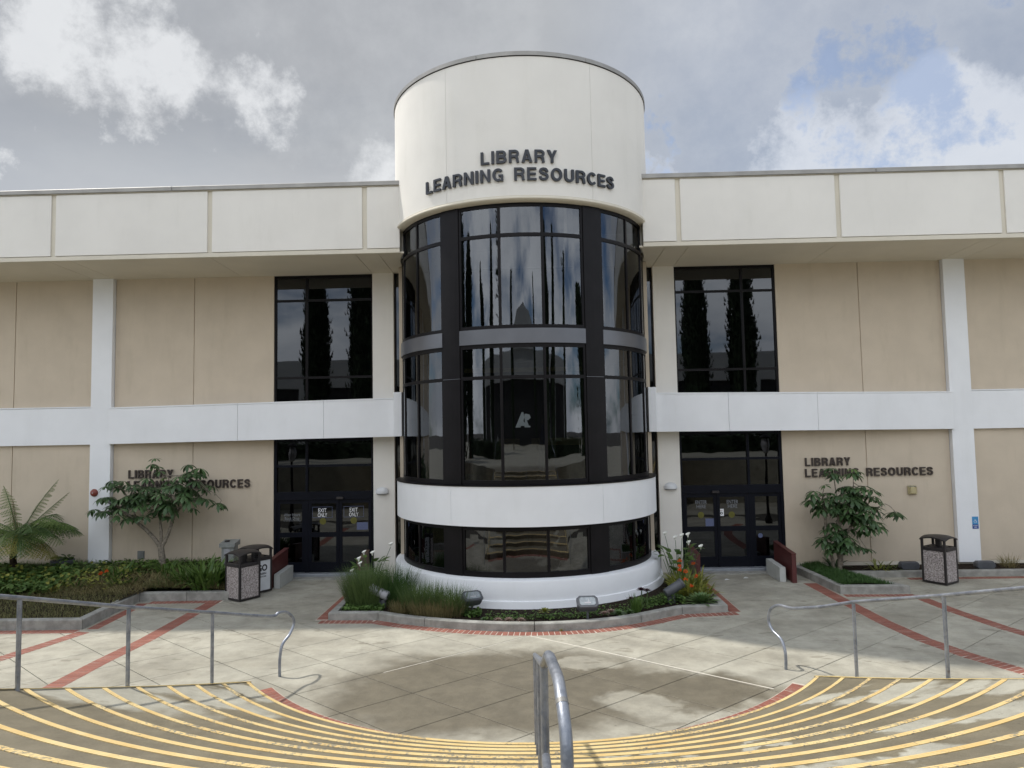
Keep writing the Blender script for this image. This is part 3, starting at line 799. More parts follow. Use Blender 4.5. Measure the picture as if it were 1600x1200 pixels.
for bay in bays:
    bayframe(bay, [(7.81, 8.375), (5.865, 7.735)], 5.80, 8.452, 0)
    bayframe(bay, [(4.805, 5.39), (2.635, 4.735)], 2.545, 5.455, 0)
    bayframe(bay, [(.765, 1.60)], .655, 1.695, 0)
    mb = MB(); mb.arc(TC, 2.93, 3.035, bay[0][0], bay[-1][1]-0, 5.475, 5.785); mb.sm = [True]*len(mb.sm); part('grey_spandrel', 'grey_panel', mb)
    fr = MB(); fr.arc(TC, 2.93, 3.01, bay[0][0], bay[-1][1], 5.785, 5.80); fr.arc(TC, 2.93, 3.01, bay[0][0], bay[-1][1], 5.455, 5.475); part('spandrel_trim', 'dark_frame', fr)
for a0, a1 in ((-35, -26.25), (26.25, 35)):
    for z0, z1 in ((4.775, 8.45), (2.545, 4.765), (.655, 1.695)):
        part('pier_panel', 'dark_frame', MB().arc(TC, 2.93, 3.02, a0+.12, a1-.12, z0, z1))
    part('pier_joint', 'grey_panel', MB().arc(TC, 2.93, 3.024, a0+.12, a1-.12, 4.766, 4.774))
# white band
for a0, a1 in ((-100, -29.85), (-29.75, 30.95), (31.05, 69.35), (69.45, 100)):
    mb = MB(); mb.arc(TC, 2.94, 3.15, a0, a1, 1.70, 2.515); mb.sm = [True]*len(mb.sm); 
    for i in (-1, -2): mb.sm[i] = False
    part('band_panel', 'white_stucco', mb)
part('band_cap', 'dark_frame', MB().arc(TC, 2.93, 3.17, -100, 100, 2.518, 2.54, 90))
# base ring
mb = MB(); mb.smooth = True
mb.lathe((0, Yc, 0), [(3.30, -.02), (3.245, .235), (3.207, .243), (3.20, .60), (3.185, .632), (3.15, .645), (2.97, .652)], 120, -110, 110); part('base_ring', 'white_stucco', mb)
# tower interior
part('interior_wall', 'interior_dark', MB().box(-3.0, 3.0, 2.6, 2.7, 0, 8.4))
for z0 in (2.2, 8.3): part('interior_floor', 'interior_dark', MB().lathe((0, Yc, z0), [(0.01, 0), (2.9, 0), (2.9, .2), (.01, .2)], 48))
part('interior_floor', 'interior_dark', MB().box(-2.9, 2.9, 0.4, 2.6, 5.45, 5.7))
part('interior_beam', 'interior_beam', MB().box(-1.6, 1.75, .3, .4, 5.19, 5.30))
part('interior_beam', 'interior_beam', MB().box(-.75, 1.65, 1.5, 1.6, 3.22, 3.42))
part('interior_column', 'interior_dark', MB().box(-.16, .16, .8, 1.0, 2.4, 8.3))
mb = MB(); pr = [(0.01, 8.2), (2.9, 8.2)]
# logo on the middle pane
mb = MB()
def poly_on_glass(mb, pts, r_=2.985):
    o = len(mb.v); mb.v += [(r_*math.sin(x/r_), Yc-r_*math.cos(x/r_), z) for x, z in pts]
    mb.f.append(tuple(range(o, o+len(pts)))); mb.mi.append(0); mb.sm.append(False)
zc = 3.72; k = .30
# letter A
for q in ([(-.17, 0), (-.06, 0), (-.06, .03), (-.09, .03), (-.04, .12), (-.02, .30), (-.035, .30)], [(-.04, .12), (-.085, .035), (-.06, .03), (.02, .03), (.02, .0), (.06, 0), (.03, .09), (.0, .12)],
          [(-.04, .12), (.0, .12), (.02, .2), (.0, .30), (-.02, .30)], [(.03, .09), (.06, 0), (.14, 0), (.14, .03), (.11, .03), (.07, .14), (.05, .27), (.02, .26), (.02, .2)],
          [(.05, .27), (.07, .14), (.10, .14), (.15, .19), (.13, .25)]):
    poly_on_glass(mb, [(x-.01, zc+z*1.05) for x, z in q])
mb.build('logo', 'logo_grey', B)

# ------------------------------------------------------------------ letters
def curved_letters(par, s_, half, z, h, rad):
    tot = 0; gl = []
    for ch in s_:
        if ch == ' ': gl.append((None, None, h*.42)); continue
        vs, wd = letter_solid(ch, h); gl.append((vs, 1, wd))
    gap = h*.15; base = sum(g_[2] for g_ in gl)+gap*(len(gl)-1)
    total = 2*R(half)*rad; k_ = total/base; x = -total/2
    for vs, fs, wd in gl:
        if vs:
            mb = MB()
            def f(r_): return lambda a, b_, e=0: ((r_+e)*math.sin((x+a*k_)/rad), Yc-(r_+e)*math.cos((x+a*k_)/rad), z+b_)
            put_letter(mb, vs, f(rad+.012), f(rad+.055)); mb.build('letter', 'letter_metal', par)
        x += (wd+gap)*k_
sg = thing('letter_sign', (0, 0, 0), 'large dark letters LIBRARY LEARNING RESOURCES curving round the top of the tower', 'sign')
curved_letters(sg, 'LIBRARY', 14.65, 9.245, .27, 3.14); curved_letters(sg, 'LEARNING RESOURCES', 40.3, 8.865, .27, 3.14)
def flat_letters(par, s_, x0, x1, z, h, y=-.0):
    gl = []
    for ch in s_:
        if ch == ' ': gl.append((None, None, h*.5)); continue
        vs, wd = letter_solid(ch, h); gl.append((vs, 1, wd))
    gap = h*.17; base = sum(g_[2] for g_ in gl)+gap*(len(gl)-1); k_ = (x1-x0)/base; x = x0
    for vs, fs, wd in gl:
        if vs:
            mb = MB(); put_letter(mb, vs, lambda a, b_: (x+a*k_, y-.008, z+b_), lambda a, b_, e=0: (x+a*k_, y-.05-e, z+b_)); mb.build('letter', 'letter_bronze', par)
        x += (wd+gap)*k_
sg = thing('letter_sign', (-8.8, 0, 2.5), 'brown wall letters LIBRARY LEARNING RESOURCES partly hidden behind the left umbrella tree', 'sign')
o_ = Vector(sg.location); sg.location = (0, 0, 0)
flat_letters(sg, 'LIBRARY', -10.34, -9.17, 2.585, .215); flat_letters(sg, 'LEARNING RESOURCES', -10.36, -7.15, 2.305, .215)
sg = thing('letter_sign', (0, 0, 0), 'brown wall letters LIBRARY LEARNING RESOURCES above the right umbrella tree', 'sign')
flat_letters(sg, 'LIBRARY', 7.10, 8.235, 2.612, .205); flat_letters(sg, 'LEARNING RESOURCES', 7.09, 10.29, 2.335, .205)

# door notices: each its own thing stuck on the glass
def frame_rect(mb, x0, x1, z0, z1, y, w_=.008):
    mb.box(x0, x1, y, y+.001, z0, z0+w_); mb.box(x0, x1, y, y+.001, z1-w_, z1); mb.box(x0, x0+w_, y, y+.001, z0+w_, z1-w_); mb.box(x1-w_, x1, y, y+.001, z0+w_, z1-w_)
def decal(lbl, cx, cz, lines, h, mat, wid, rect=None, y=.046, name='door_decal'):
    o = thing(name, (cx, y, cz), lbl, 'door sign')
    for i, (s_, hh, ww) in enumerate(lines):
        mb = MB(); zz = sum((l[1]*1.22) for l in lines[i+1:]); tot = sum(l[1]*1.22 for l in lines)
        flat_text(mb, s_, 0, zz-tot/2, hh, 0, ww, .004); mb.build('text_line', mat, o)
    if rect:
        mb = MB(); frame_rect(mb, -rect[0], rect[0], -rect[1], rect[1], .001); mb.build('outline', 'notice_blue' if mat == 'print_white' else 'print_grey', o)
    return o
decal('white EXIT ONLY lettering on the left leaf of the exit doors, beside the sidelight', -5.285, 1.63, [('EXIT', .10, .21), ('ONLY', .10, .24)], .1, 'print_white', 0, (.26, .14))
decal('white EXIT ONLY lettering on the exit door leaf nearest the tower', -4.47, 1.635, [('EXIT', .10, .21), ('ONLY', .10, .24)], .1, 'print_white', 0, (.26, .14))
decal('faded ENTER HERE lettering on the entrance door leaf nearest the tower', 4.455, 1.69, [('ENTER', .09, .29), ('HERE', .09, .24)], .1, 'print_grey', 0)
decal('faded ENTER HERE lettering on the entrance door leaf beside the sidelight', 5.25, 1.69, [('ENTER', .09, .29), ('HERE', .09, .24)], .1, 'print_grey', 0)
decal('faint After Hours Book Drop lettering on the exit sidelight', -6.08, 1.52, [('After Hours', .075, .42), ('Book Drop', .075, .38), ('on the left side of building', .03, .44)], .07, 'print_grey', 0, y=.066)
def disc(lbl, x, z, r_, mat, y=.045):
    o = MB(); o.lathe((0, 0, 0), [(.001, 0), (r_, 0), (r_, .001), (.001, .001)], 20)
    o.xf(Matrix.Rotation(R(90), 4, 'X')); ob = o.build('round_sticker', mat, None, (x, y, z)); tag(ob, lbl, 'sticker')
disc('yellow round sticker under the left EXIT ONLY lettering', -5.27, 1.40, .085, 'sticker_yellow')
disc('yellow round sticker under the EXIT ONLY lettering nearest the tower', -4.47, 1.41, .085, 'sticker_yellow')
disc('yellow round sticker under the ENTER HERE lettering nearest the tower', 4.44, 1.41, .08, 'sticker_yellow')
disc('yellow round sticker under the ENTER HERE lettering beside the sidelight', 5.22, 1.41, .08, 'sticker_yellow')
disc('blue round sticker low on the entrance sidelight', 5.93, .87, .06, 'notice_blue', .063)
def notice(lbl, x0, x1, z0, z1, mat, y=.044):
    o = MB().box(x0, x1, y, y+.002, z0, z1).build('paper_notice', mat); return tag(o, lbl, 'notice')
notice('blue printed notice on the exit door leaf nearest the tower', -4.39, -4.10, 1.17, 1.36, 'notice_blue')
notice('blue printed notice on the entrance door leaf nearest the tower', 4.55, 4.77, 1.125, 1.32, 'notice_blue')
nw = thing('no_smoking_card', (4.96, .04, 1.47), 'small white prohibition card on the frame between the two entrance doors', 'sign')
MB().box(-.06, .06, -.004, 0, -.09, .09).build('card', 'print_white', nw)
mb = MB(); mb.lathe((0, 0, 0), [(.018, 0), (.034, 0), (.034, .002), (.018, .002)], 20); mb.xf(Matrix.Rotation(R(90), 4, 'X')); mb.build('symbol', 'black_print', nw, (0, -.005, -.02))
mb = MB(); flat_text(mb, 'NO', 0, .04, .025, -.0045); mb.build('text_line', 'bell_red', nw)

# ------------------------------------------------------------------ wall fittings
def dome_lamp(x, z, lbl):
    o = thing('wall_lamp', (x, -.06, z), lbl, 'wall lamp', 'white half-dome lamps on the piers')
    mb = MB(); mb.smooth = True
    prof = []
    for i in range(9): a = R(90*i/8); prof.append((.17*math.cos(a) if i < 8 else .001, .11*math.sin(a)))
    mb.lathe((0, 0, 0), [(.17, -.05), (.175, -.02)]+[(.17, 0)]+prof[1:], 24, -90, 90); mb.xf(Matrix.Diagonal((1, .8, 1, 1)))
    mb.build('shade', 'lamp_white', o)
    MB().lathe((0, 0, -.05), [(.001, -.015), (.15, -.012), (.168, 0)], 24, -90, 90).xf(Matrix.Diagonal((1, .8, 1, 1))).build('lens', 'lamp_pale', o)
    MB().bevbox(-.13, .13, -.03, 0, -.08, .03).build('back_plate', 'lamp_pale', o)
dome_lamp(-3.70, 2.15, 'white half-dome lamp on the pier beside the exit doors')
dome_lamp(3.67, 2.15, 'white half-dome lamp on the pier beside the entrance doors')
o = thing('wall_light', (9.75, 0, 1.97), 'small square amber wall light under the right wall letters', 'wall light')
MB().bevbox(-.11, .11, -.05, 0, -.11, .11, .015).build('housing', 'light_cover', o)
MB().bevbox(-.09, .09, -.10, -.05, -.085, .085, .03).build('cover', 'light_cover', o)
MB().box(-.10, .10, -.06, -.051, .086, .10).build('rim', 'box_metal', o)
o = thing('alarm_bell', (-11.17, -.13, 2.24), 'round red alarm bell on the left white column', 'alarm bell')
mb = MB(); mb.smooth = True; mb.lathe((0, 0, 0), [(.001, .075), (.05, .07), (.085, .045), (.10, .01), (.10, 0)], 20); mb.xf(Matrix.Rotation(R(90), 4, 'X')); mb.build('gong', 'bell_red', o)
MB().tube([(0, 0, 0), (0, -.09, 0)], .015, 8).build('bolt', 'lamp_pale', o)
MB().box(-.05, .05, -.015, 0, -.05, .05).build('bracket', 'bin_metal', o)
o = thing('wall_vent', (-9.99, -.0, .62), 'small square metal vent low on the left wall', 'vent')
MB().box(-.09, .09, -.02, 0, -.10, .10).build('frame', 'vent_metal', o)
for i in range(5): MB().box(-.07, .07, -.03, -.021, -.075+i*.033, -.055+i*.033).build('louvre', 'box_metal', o)
o = thing('access_sign', (11.21, -.131, 1.12), 'blue wheelchair access sign on the right white column', 'sign')
MB().box(-.075, .075, -.006, 0, -.02, .17).build('upper_panel', 'sign_blue', o)
MB().box(-.075, .075, -.006, 0, -.13, -.021).build('lower_panel', 'sign_navy', o)
mb = MB(); Y_ = -.0075
mb.lathe((0, 0, 0), [(.03, 0), (.036, 0), (.036, .0005), (.03, .0005)], 22, -130, 100); mb.xf(Matrix.Translation((-.003, Y_, .05)) @ Matrix.Rotation(R(90), 4, 'X'))
mb.box(-.012, -.004, Y_-.0005, Y_, .06, .105); mb.box(-.004, .022, Y_-.0005, Y_, .082, .088); mb.box(-.004, .028, Y_-.0005, Y_, .058, .065)
mb.prism_y([(.022, .06), (.030, .06), (.042, .028), (.034, .026)], Y_-.0005, Y_); mb.lathe((0, 0, 0), [(.001, 0), (.011, 0)], 12)
mb.build('wheelchair_symbol', 'print_white', o)
mb = MB(); flat_text(mb, 'AUTOMATIC', 0, -.065, .022, Y_, .12); flat_text(mb, 'DOOR', 0, -.105, .022, Y_, .07); mb.build('text_line', 'print_white', o)

# ------------------------------------------------------------------ entrance guards
def guard(s_, x, y0, y1, zf, zr, mat, lbl, w_=.10, group=None):
    o = thing('guard_wall', (x, y0, 0), lbl, 'guard wall', group)
    L = y1-y0
    mb = MB(); mb.prism_x([(0, 0), (.13, 0), (.13, zf+.01), (0, zf)][::1], -w_/2, w_/2); mb.build('post', mat, o)
    mb = MB(); mb.prism_x([(.132, .02), (L, .02), (L, zr), (.132, zf+.01)], -w_/2+.012, w_/2-.012); mb.build('rail_board', mat, o)
    mb = MB(); mb.prism_x([(.05, zf+.008), (L, zr+.004), (L, zr+.02), (-.01, zf+.012), (-.01, zf-.0)], -w_/2-.006, w_/2+.006); mb.build('cap', mat, o)
guard(-1, -6.13, -1.45, -.20, .655, .76, 'red_paint', 'dark red guard wall outside the exit doors beside the dark recycling bin')
guard(1, 6.20, -1.45, -.20, .665, .76, 'red_paint', 'dark red guard wall right of the entrance doors')
guard(1, 4.06, -1.12, -.20, .63, .70, 'red_paint', 'dark red guard wall between the orange flowers and the entrance doors')
guard(-1, -4.06, -1.12, -.20, .60, .68, 'brown_wood', 'brown guard wall behind the tall grass beside the exit doors')
for s_, lb in ((-1, 'low white block inside the red guard wall of the exit doors'), (1, 'low white block inside the red guard wall of the entrance doors')):
    mb = MB(); mb.prism_x([(-1.30, 0), (-.35, 0), (-.35, .37), (-1.30, .33)], -.07, .07); o = mb.build('white_block', 'block_white', None, (s_*5.98, 0, 0)); tag(o, lb, 'block')

# ------------------------------------------------------------------ planters
def kerb_run(par, pts, w_, h, inside, gap_at=None, mat='curb_concrete'):
    """kerb blocks following pts (outer edge); inside = +1 offset to the left of travel"""
    inn = offset(pts, -w_*inside); top_o = offset(pts, -.015*inside); top_i = offset(pts, -(w_-.012)*inside)
    segs = []
    cur = [0]
    for i in range(1, len(pts)):
        cur.append(i)
        if gap_at is None or i in gap_at or i == len(pts)-1: segs.append(cur); cur = [i]
    for sg_ in segs:
        rings = []
        for n_, i in enumerate(sg_):
            sh = Vector((0, 0))
            if n_ == 0 and i != 0: sh = (Vector(pts[sg_[1]])-Vector(pts[i])).normalized()*.006
            if n_ == len(sg_)-1 and i != len(pts)-1: sh = (Vector(pts[sg_[-2]])-Vector(pts[i])).normalized()*.006
            f_ = lambda p, z: (p[0]+sh.x, p[1]+sh.y, z)
            rings.append([f_(pts[i], -.02), f_(pts[i], h-.015), f_(top_o[i], h), f_(top_i[i], h), f_(inn[i], h-.012), f_(inn[i], -.02)])
        mb = MB(); mb.loft(rings); mb.build('kerb_block', mat, par)
    return inn
CPL = thing('centre_planter', (0, 0, 0), 'raised concrete planter curving round the foot of the round tower', 'planter')
inn = kerb_run(CPL, kerb_out, .15, .145, 1, {1, 2, 4, 8, 12, 14, 15})
mb = MB(); pl = [p for p in inn]+[(0, -1.0)]
vs = [(x, y, .09) for x, y in inn]; n_ = len(vs); mb.add(vs+[(0, -1.2, .12)], [(i, i+1, n_) for i in range(n_-1)]); mb.build('soil', 'soil', CPL)
TPL = thing('tree_planter', (0, 0, 0), 'wedge-shaped concrete planter under the right umbrella tree', 'planter')
tp = [(6.62, -.25), (6.76, -2.55), (8.24, -2.60), (7.30, -.62)]
inn = kerb_run(TPL, [tp[0], tp[1], tp[2], tp[3]], .15, .17, 1, {1, 2})
MB().add([(x, y, .12) for x, y in inn]+[(7.0, .0, .12)], [(0, 1, 2, 3), (0, 3, 4)]).build('soil', 'soil', TPL)
WPL = thing('wall_planter', (0, 0, 0), 'narrow concrete planter strip along the foot of the right wall', 'planter')
wp = [(7.45, -.95), (9.9, -.97), (12.4, -.98), (15, -1.0), (18, -1.0)]
inn = kerb_run(WPL, wp, .14, .14, 1)
MB().add([(x, y, .11) for x, y in inn]+[(18, -.03, .11), (7.2, -.03, .11)], [tuple(range(len(inn)+2))]).build('soil', 'soil', WPL)
LPL = thing('lawn_planter', (0, 0, 0), 'large kerbed planting bed with lawn at the foot of the left wall', 'planter')
lp = [(-18, -4.62), (-13.4, -4.62), (-10.8, -4.62), (-8.55, -4.62), (-8.62, -3.5), (-8.66, -2.44), (-7.6, -2.43), (-6.62, -2.42), (-6.58, -1.3), (-6.56, -.1)]
lpi = kerb_run(LPL, lp, .16, .19, 1)
def lawn_z(x, y):
    return .13+.30*max(0, min(1, (y+4.0)/3.6))**1.2*max(0, min(1, (-6.4-x)/.9))+.03*mnoise.noise(Vector((x, y, 0)))
mb = MB(); vs = []; fs = []; nx, ny = 60, 24
for i in range(nx+1):
    for j in range(ny+1):
        x = -18+(18-6.72)*i/nx
        yl = -4.46 if x < -8.75 else -2.28
        if -8.78 < x < -8.45: pass
        y = yl+(-.0-yl)*j/ny; vs.append((x, y, lawn_z(x, y)))
for i in range(nx):
    for j in range(ny): a = i*(ny+1)+j; fs.append((a, a+ny+1, a+ny+2, a+1))
mb.add(vs, fs).build('soil', 'soil', LPL)

# ------------------------------------------------------------------ litter bins
def bin_(name, x, y, rz, lbl, grp, dark=False):
    o = thing(name, (x, y, 0), lbl, 'litter bin', grp, rz)
    h, t_ = .27, .05       # half side, post
    zt_ = 1.00
    for sx_ in (-1, 1):
        for sy in (-1, 1):
            cx, cy_ = sx_*(h-t_/2), sy*(h-t_/2)
            MB().bevbox(cx-t_/2, cx+t_/2, cy_-t_/2, cy_+t_/2, .02, zt_, .006).build('post', 'bin_metal', o)
    mb = MB()
    for sx_ in (-1, 1):
        mb.box(sx_*(h-.02)-.018, sx_*(h-.02)+.018, -h+t_, h-t_, .02, .06); mb.box(-h+t_, h-t_, sx_*(h-.02)-.018, sx_*(h-.02)+.018, .02, .06)
    mb.build('base_rail', 'bin_metal', o)
    mb = MB()
    for sx_ in (-1, 1):
        mb.bevbox(sx_*(h-.03)-.035, sx_*(h-.03)+.035, -h+t_, h-t_, .745, .82, .012); mb.bevbox(-h+t_, h-t_, sx_*(h-.03)-.035, sx_*(h-.03)+.035, .745, .82, .012)
    mb.build('collar', 'bin_metal', o)
    for i, (ax, sg_) in enumerate((('x', -1), ('x', 1), ('y', -1), ('y', 1))):
        q = sg_*(h-.022)
        mb = MB()
        mat = 'bin_sign' if (dark and ax == 'x' and sg_ > 0) else ('bin_metal' if dark else 'aggregate_panel')
        if ax == 'x': mb.box(q-.012, q+.012, -h+t_, h-t_, .06, .745)
        else: mb.box(-h+t_, h-t_, q-.012, q+.012, .06, .745)
        pn = mb.build('side_panel', mat, o)
        if dark and ax == 'x' and sg_ > 0:
            mb = MB(); flat_text(mb, 'GO', 0.0, .50, .15, -q-.0135, .28, .04); flat_text(mb, 'GREEN', .0, .42, .045, -q-.0135, .22, .04); flat_text(mb, 'RECYCLE', .0, .36, .035, -q-.0135, .22, .04); mb.xf(Matrix.Rotation(R(90), 4, 'Z')); mb.build('lettering', 'black_print', pn)
    # arched lid: barrel lift on all four sides
    mb = MB(); n = 12; mb.smooth = True
    def hz(u, v): return zt_+.075*(1-u*u)+.035*(1-v*v)-.0
    top = []; 
    for i in range(n+1):
        for j in range(n+1):
            u, v = -1+2*i/n, -1+2*j/n
            top.append((u*(h+.012), v*(h+.012), zt_-.005+.06*(1-u*u)*(.45+.55*v*v)+.06*(1-v*v)*(.45+.55*u*u)+.035*(1-u*u)*(1-v*v)))
    fs = [(i*(n+1)+j, (i+1)*(n+1)+j, (i+1)*(n+1)+j+1, i*(n+1)+j+1) for i in range(n) for j in range(n)]
    mb.add(top, fs); mb.add([(x_, y_, z_-.03) for x_, y_, z_ in top], [f[::-1] for f in fs])
    mb.smooth = False
    k_ = len(top)
    rim = [i*(n+1) for i in range(n+1)]+[n*(n+1)+j for j in range(1, n+1)]+[i*(n+1)+n for i in range(n-1, -1, -1)]+[j for j in range(n-1, 0, -1)]
    for a, b_ in zip(rim, rim[1:]+rim[:1]): mb.f.append((a, a+k_, b_+k_, b_)); mb.mi.append(0); mb.sm.append(False)
    mb.build('lid', 'bin_metal', o)
    MB().box(-.05, .05, -.05, .05, .82, 1.03).build('ash_pan_post', 'bin_metal', o)
    MB().lathe((0, 0, .78), [(.001, 0), (.2, .0), (.2, .04), (.12, .045), (.001, .045)], 20).build('liner_top', 'bin_metal', o)
bin_('litter_bin', -6.40, -2.28, R(-33), 'dark framed litter bin with stone panels beside the left planting bed', 'stone-panelled litter bins')
bin_('litter_bin', 9.46, -1.58, R(-32+90-24), 'dark framed litter bin with stone panels near the right white column', 'stone-panelled litter bins')
bin_('recycling_bin', -6.38, -1.62, R(-33), 'dark recycling bin with white GO sign behind the left litter bin', None, True)
o = thing('grey_cabinet', (-7.42, -.62, 0), 'grey metal cabinet with sloping lid standing against the left wall', 'cabinet')
MB().bevbox(-.15, .16, -.13, .14, .1, .93, .01).build('body', 'box_metal', o)
mb = MB(); mb.prism_x([(-.17, .90), (.18, .93), (.18, 1.05), (-.17, .99)], -.19, .20); mb.build('lid', 'box_metal', o)
MB().box(-.08, .07, -.136, -.131, .72, .86).build('door_plate', 'lamp_pale', o)
MB().bevbox(-.11, -.0, -.05, .05, 1.015, 1.05, .01).build('hatch_knob', 'bin_metal', o)

# ------------------------------------------------------------------ handrails
TR = .0225
def side_rail(s_, p0, curl, posts, end, lbl):
    o = thing('handrail', (0, 0, 0), lbl, 'handrail', 'curled steel handrails at the stair sides')
    tops = [Vector((x, y, z+h)) for x, y, z, h in posts]
    path = [end]+[tuple(t_) for t_ in reversed(tops)]
    mb = MB(); pts = [Vector(p) for p in path]
    crv = catmull([tuple(pts[-1])]+curl+[(p0[0], p0[1], .25), (p0[0], p0[1], .0)], 7)
    mb.tube(pts[:-1]+crv, TR, 12, True); mb.build('rail', 'galvanised_steel', o)
    for x, y, z, h in posts:
        MB().tube([(x, y, z), (x, y, z+h-.015)], TR, 12).build('post', 'galvanised_steel', o)
        MB().lathe((x, y, z), [(.001, .004), (.034, .004), (.03, .0), (.03, -.01)], 16).build('collar', 'galvanised_steel', o)
side_rail(-1, (-3.763, -7.326), [(-3.86, -7.53, .955), (-3.77, -7.36, .96), (-3.71, -7.21, .93), (-3.655, -7.09, .83), (-3.64, -7.05, .71), (-3.68, -7.14, .57), (-3.74, -7.28, .46)],
          [(-4.272, -8.506, .3, .965), (-4.598, -9.969, .75, .955), (-4.923, -11.3, 1.2, .93)], (-5.9, -15.0, 3.3), 'galvanised handrail with curled end on the left side of the stairs')
side_rail(1, (3.904, -7.244), [(4.18, -8.05, 1.13), (4.05, -7.72, 1.03), (3.96, -7.41, .95), (3.87, -7.12, .92), (3.80, -6.94, .80), (3.79, -6.89, .62), (3.82, -6.97, .50), (3.88, -7.15, .42)],
          [(4.399, -8.506, .3, 1.0), (4.808, -9.899, .75, .955), (5.13, -11.3, 1.2, .93)], (6.1, -15.0, 3.3), 'galvanised handrail with curled end on the right side of the stairs')
o = thing('centre_handrail', (0, 0, 0), 'galvanised handrail with looped end running down the middle of the stairs', 'handrail')
def rx(Y_): return .122+(-10.1-Y_)*.010
def rz_(Y_): return 1.15+(-10.1-Y_)*.302
pts = [(rx(-9.9), -9.9, rz_(-9.9)), (rx(-10.1), -10.1, rz_(-10.1)), (rx(-14.2), -14.2, rz_(-14.2)), (.178, -14.85, 2.64), (.182, -14.98, 2.675), (.19, -15.10, 2.685)]
loop = catmull([(.19, -15.10, 2.685), (.206, -15.30, 2.69), (.213, -15.42, 2.66), (.222, -15.52, 2.58), (.224, -15.56, 2.46), (.216, -15.56, 2.33), (.205, -15.50, 2.22), (.19, -15.38, 2.16), (.18, -15.2, 2.13), (.17, -14.9, 2.06), (.165, -14.3, 1.93)], 6)
MB().tube([Vector(p) for p in pts[:-1]]+loop, .0245, 16).build('rail', 'galvanised_steel', o)
for Y_ in (-10.15, -11.45, -12.85, -14.25):
    kk = int((math.hypot(0.1, Y_-SC[1])-R1)/DR)+1; zb_ = RISE*kk
    MB().tube([(rx(Y_), Y_, zb_), (rx(Y_), Y_, rz_(Y_)-.01)], .0235, 14).build('post', 'galvanised_steel', o)
MB().tube([(.2138, -15.432, 2.656), (.2155, -15.447, 2.645)], .0258, 16).build('weld_ring', 'coping_metal', o)
# small offcuts of paper near the right door
for i, (x, y) in enumerate(((4.75, -1.02), (5.25, -.85))):
    mb = MB(); mb.add([(-.07, -.03, .004), (.05, -.04, .012), (.07, .02, .004), (-.02, .04, .02), (0, 0, .03)], [(0, 1, 4), (1, 2, 4), (2, 3, 4), (3, 0, 4)])
    tag(mb.build('paper_scrap', 'leaf_paper', None, (x, y, 0)), ['white paper scrap on the paving, nearer the tower of the two', 'white paper scrap on the paving in front of the second entrance door leaf'][i], 'paper scrap')

# ------------------------------------------------------------------ spotlights
def flood(x, y, z, rz, tilt, lbl):
    o = thing('flood_light', (x, y, z), lbl, 'flood light', 'flood lights in the planter', rz)
    MB().tube([(0, 0, 0), (0, 0, .22)], .022, 10).build('stake', 'lamp_grey', o)
    MB().bevbox(-.08, .08, -.04, .05, .20, .255, .015).build('knuckle', 'lamp_grey', o)
    rot = (tilt, 0, 0)
    mb = MB()
    def rr(w_, h_, c, y_): return [(-w_+c, y_, -h_), (w_-c, y_, -h_), (w_, y_, -h_+c), (w_, y_, h_-c), (w_-c, y_, h_), (-w_+c, y_, h_), (-w_, y_, h_-c), (-w_, y_, -h_+c)]
    mb.loft([rr(.14, .08, .04, .15), rr(.19, .12, .05, .09), rr(.205, .135, .055, -.03), rr(.195, .125, .05, -.055)]); mb.build('housing', 'lamp_grey', o, (0, 0, .33), rot)
    mb = MB(); mb.loft([rr(.15, .085, .03, -.0555), rr(.15, .085, .03, -.060)]); mb.build('lens', 'lamp_glass', o, (0, 0, .33), rot)
    mb = MB(); mb.box(-.06, .06, -.062, -.0605, -.05, -.02); mb.box(.02, .03, -.062, -.0605, -.02, .05); mb.build('lamp_holder', 'lamp_pale', o, (0, 0, .33), rot)
flood(-1.08, -4.18, .08, R(24), R(-58), 'square flood light beside the tall grass left of centre')
flood(1.13, -4.74, .08, R(4), R(-50), 'square flood light right of centre before the white tower base')
def bullet(x, y, z, rz, tilt, mat, lbl):
    o = thing('bullet_light', (x, y, z), lbl, 'spotlight', 'cylindrical spotlights in the planter', rz)
    MB().tube([(0, 0, 0), (0, 0, .24)], .03, 10).build('stake', 'lamp_grey', o)
    MB().bevbox(-.13, -.05, -.04, .04, 0, .16, .01).build('ballast_box', 'lamp_grey', o)
    mb = MB(); mb.smooth = True; mb.lathe((0, 0, 0), [(.001, -.2), (.08, -.2), (.095, -.18), (.095, .17), (.102, .175), (.102, .22), (.09, .22), (.085, .12), (.001, .12)], 20)
    mb.build('barrel', mat, o, (.0, 0, .30), (0, tilt, 0))
bullet(2.98, -3.55, .09, R(15), R(62), 'lamp_grey', 'dark cylindrical spotlight near the right end of the planter')
bullet(-3.02, -3.62, .10, R(165), R(70), 'lamp_pale', 'pale cylindrical spotlight lying in the grass at the left end of the planter')
def wallflood(x, y, lbl):
    o = thing('wall_washer', (x, y, .11), lbl, 'flood light', 'low flood lights along the right wall')
    mb = MB(); 
    def rr(y_, s_): return [(-.20*s_, y_, .02), (.20*s_, y_, .02), (.23*s_, y_, .07), (.22*s_, y_, .15), (.18*s_, y_, .19*s_), (-.18*s_, y_, .19*s_), (-.22*s_, y_, .15), (-.23*s_, y_, .07)]
    mb.loft([rr(.1, .85), rr(.04, 1), rr(-.08, 1), rr(-.11, .9)]); mb.build('housing', 'lamp_grey', o)
    MB().tube([(-.1, 0, 0), (-.1, 0, .04)], .02, 8).build('foot', 'lamp_grey', o)
    MB().tube([(.1, 0, 0), (.1, 0, .04)], .02, 8).build('foot', 'lamp_grey', o)
wallflood(9.25, -.62, 'low dark flood light half hidden behind the right litter bin')
wallflood(11.03, -.66, 'low dark flood light by the wall right of the white column')

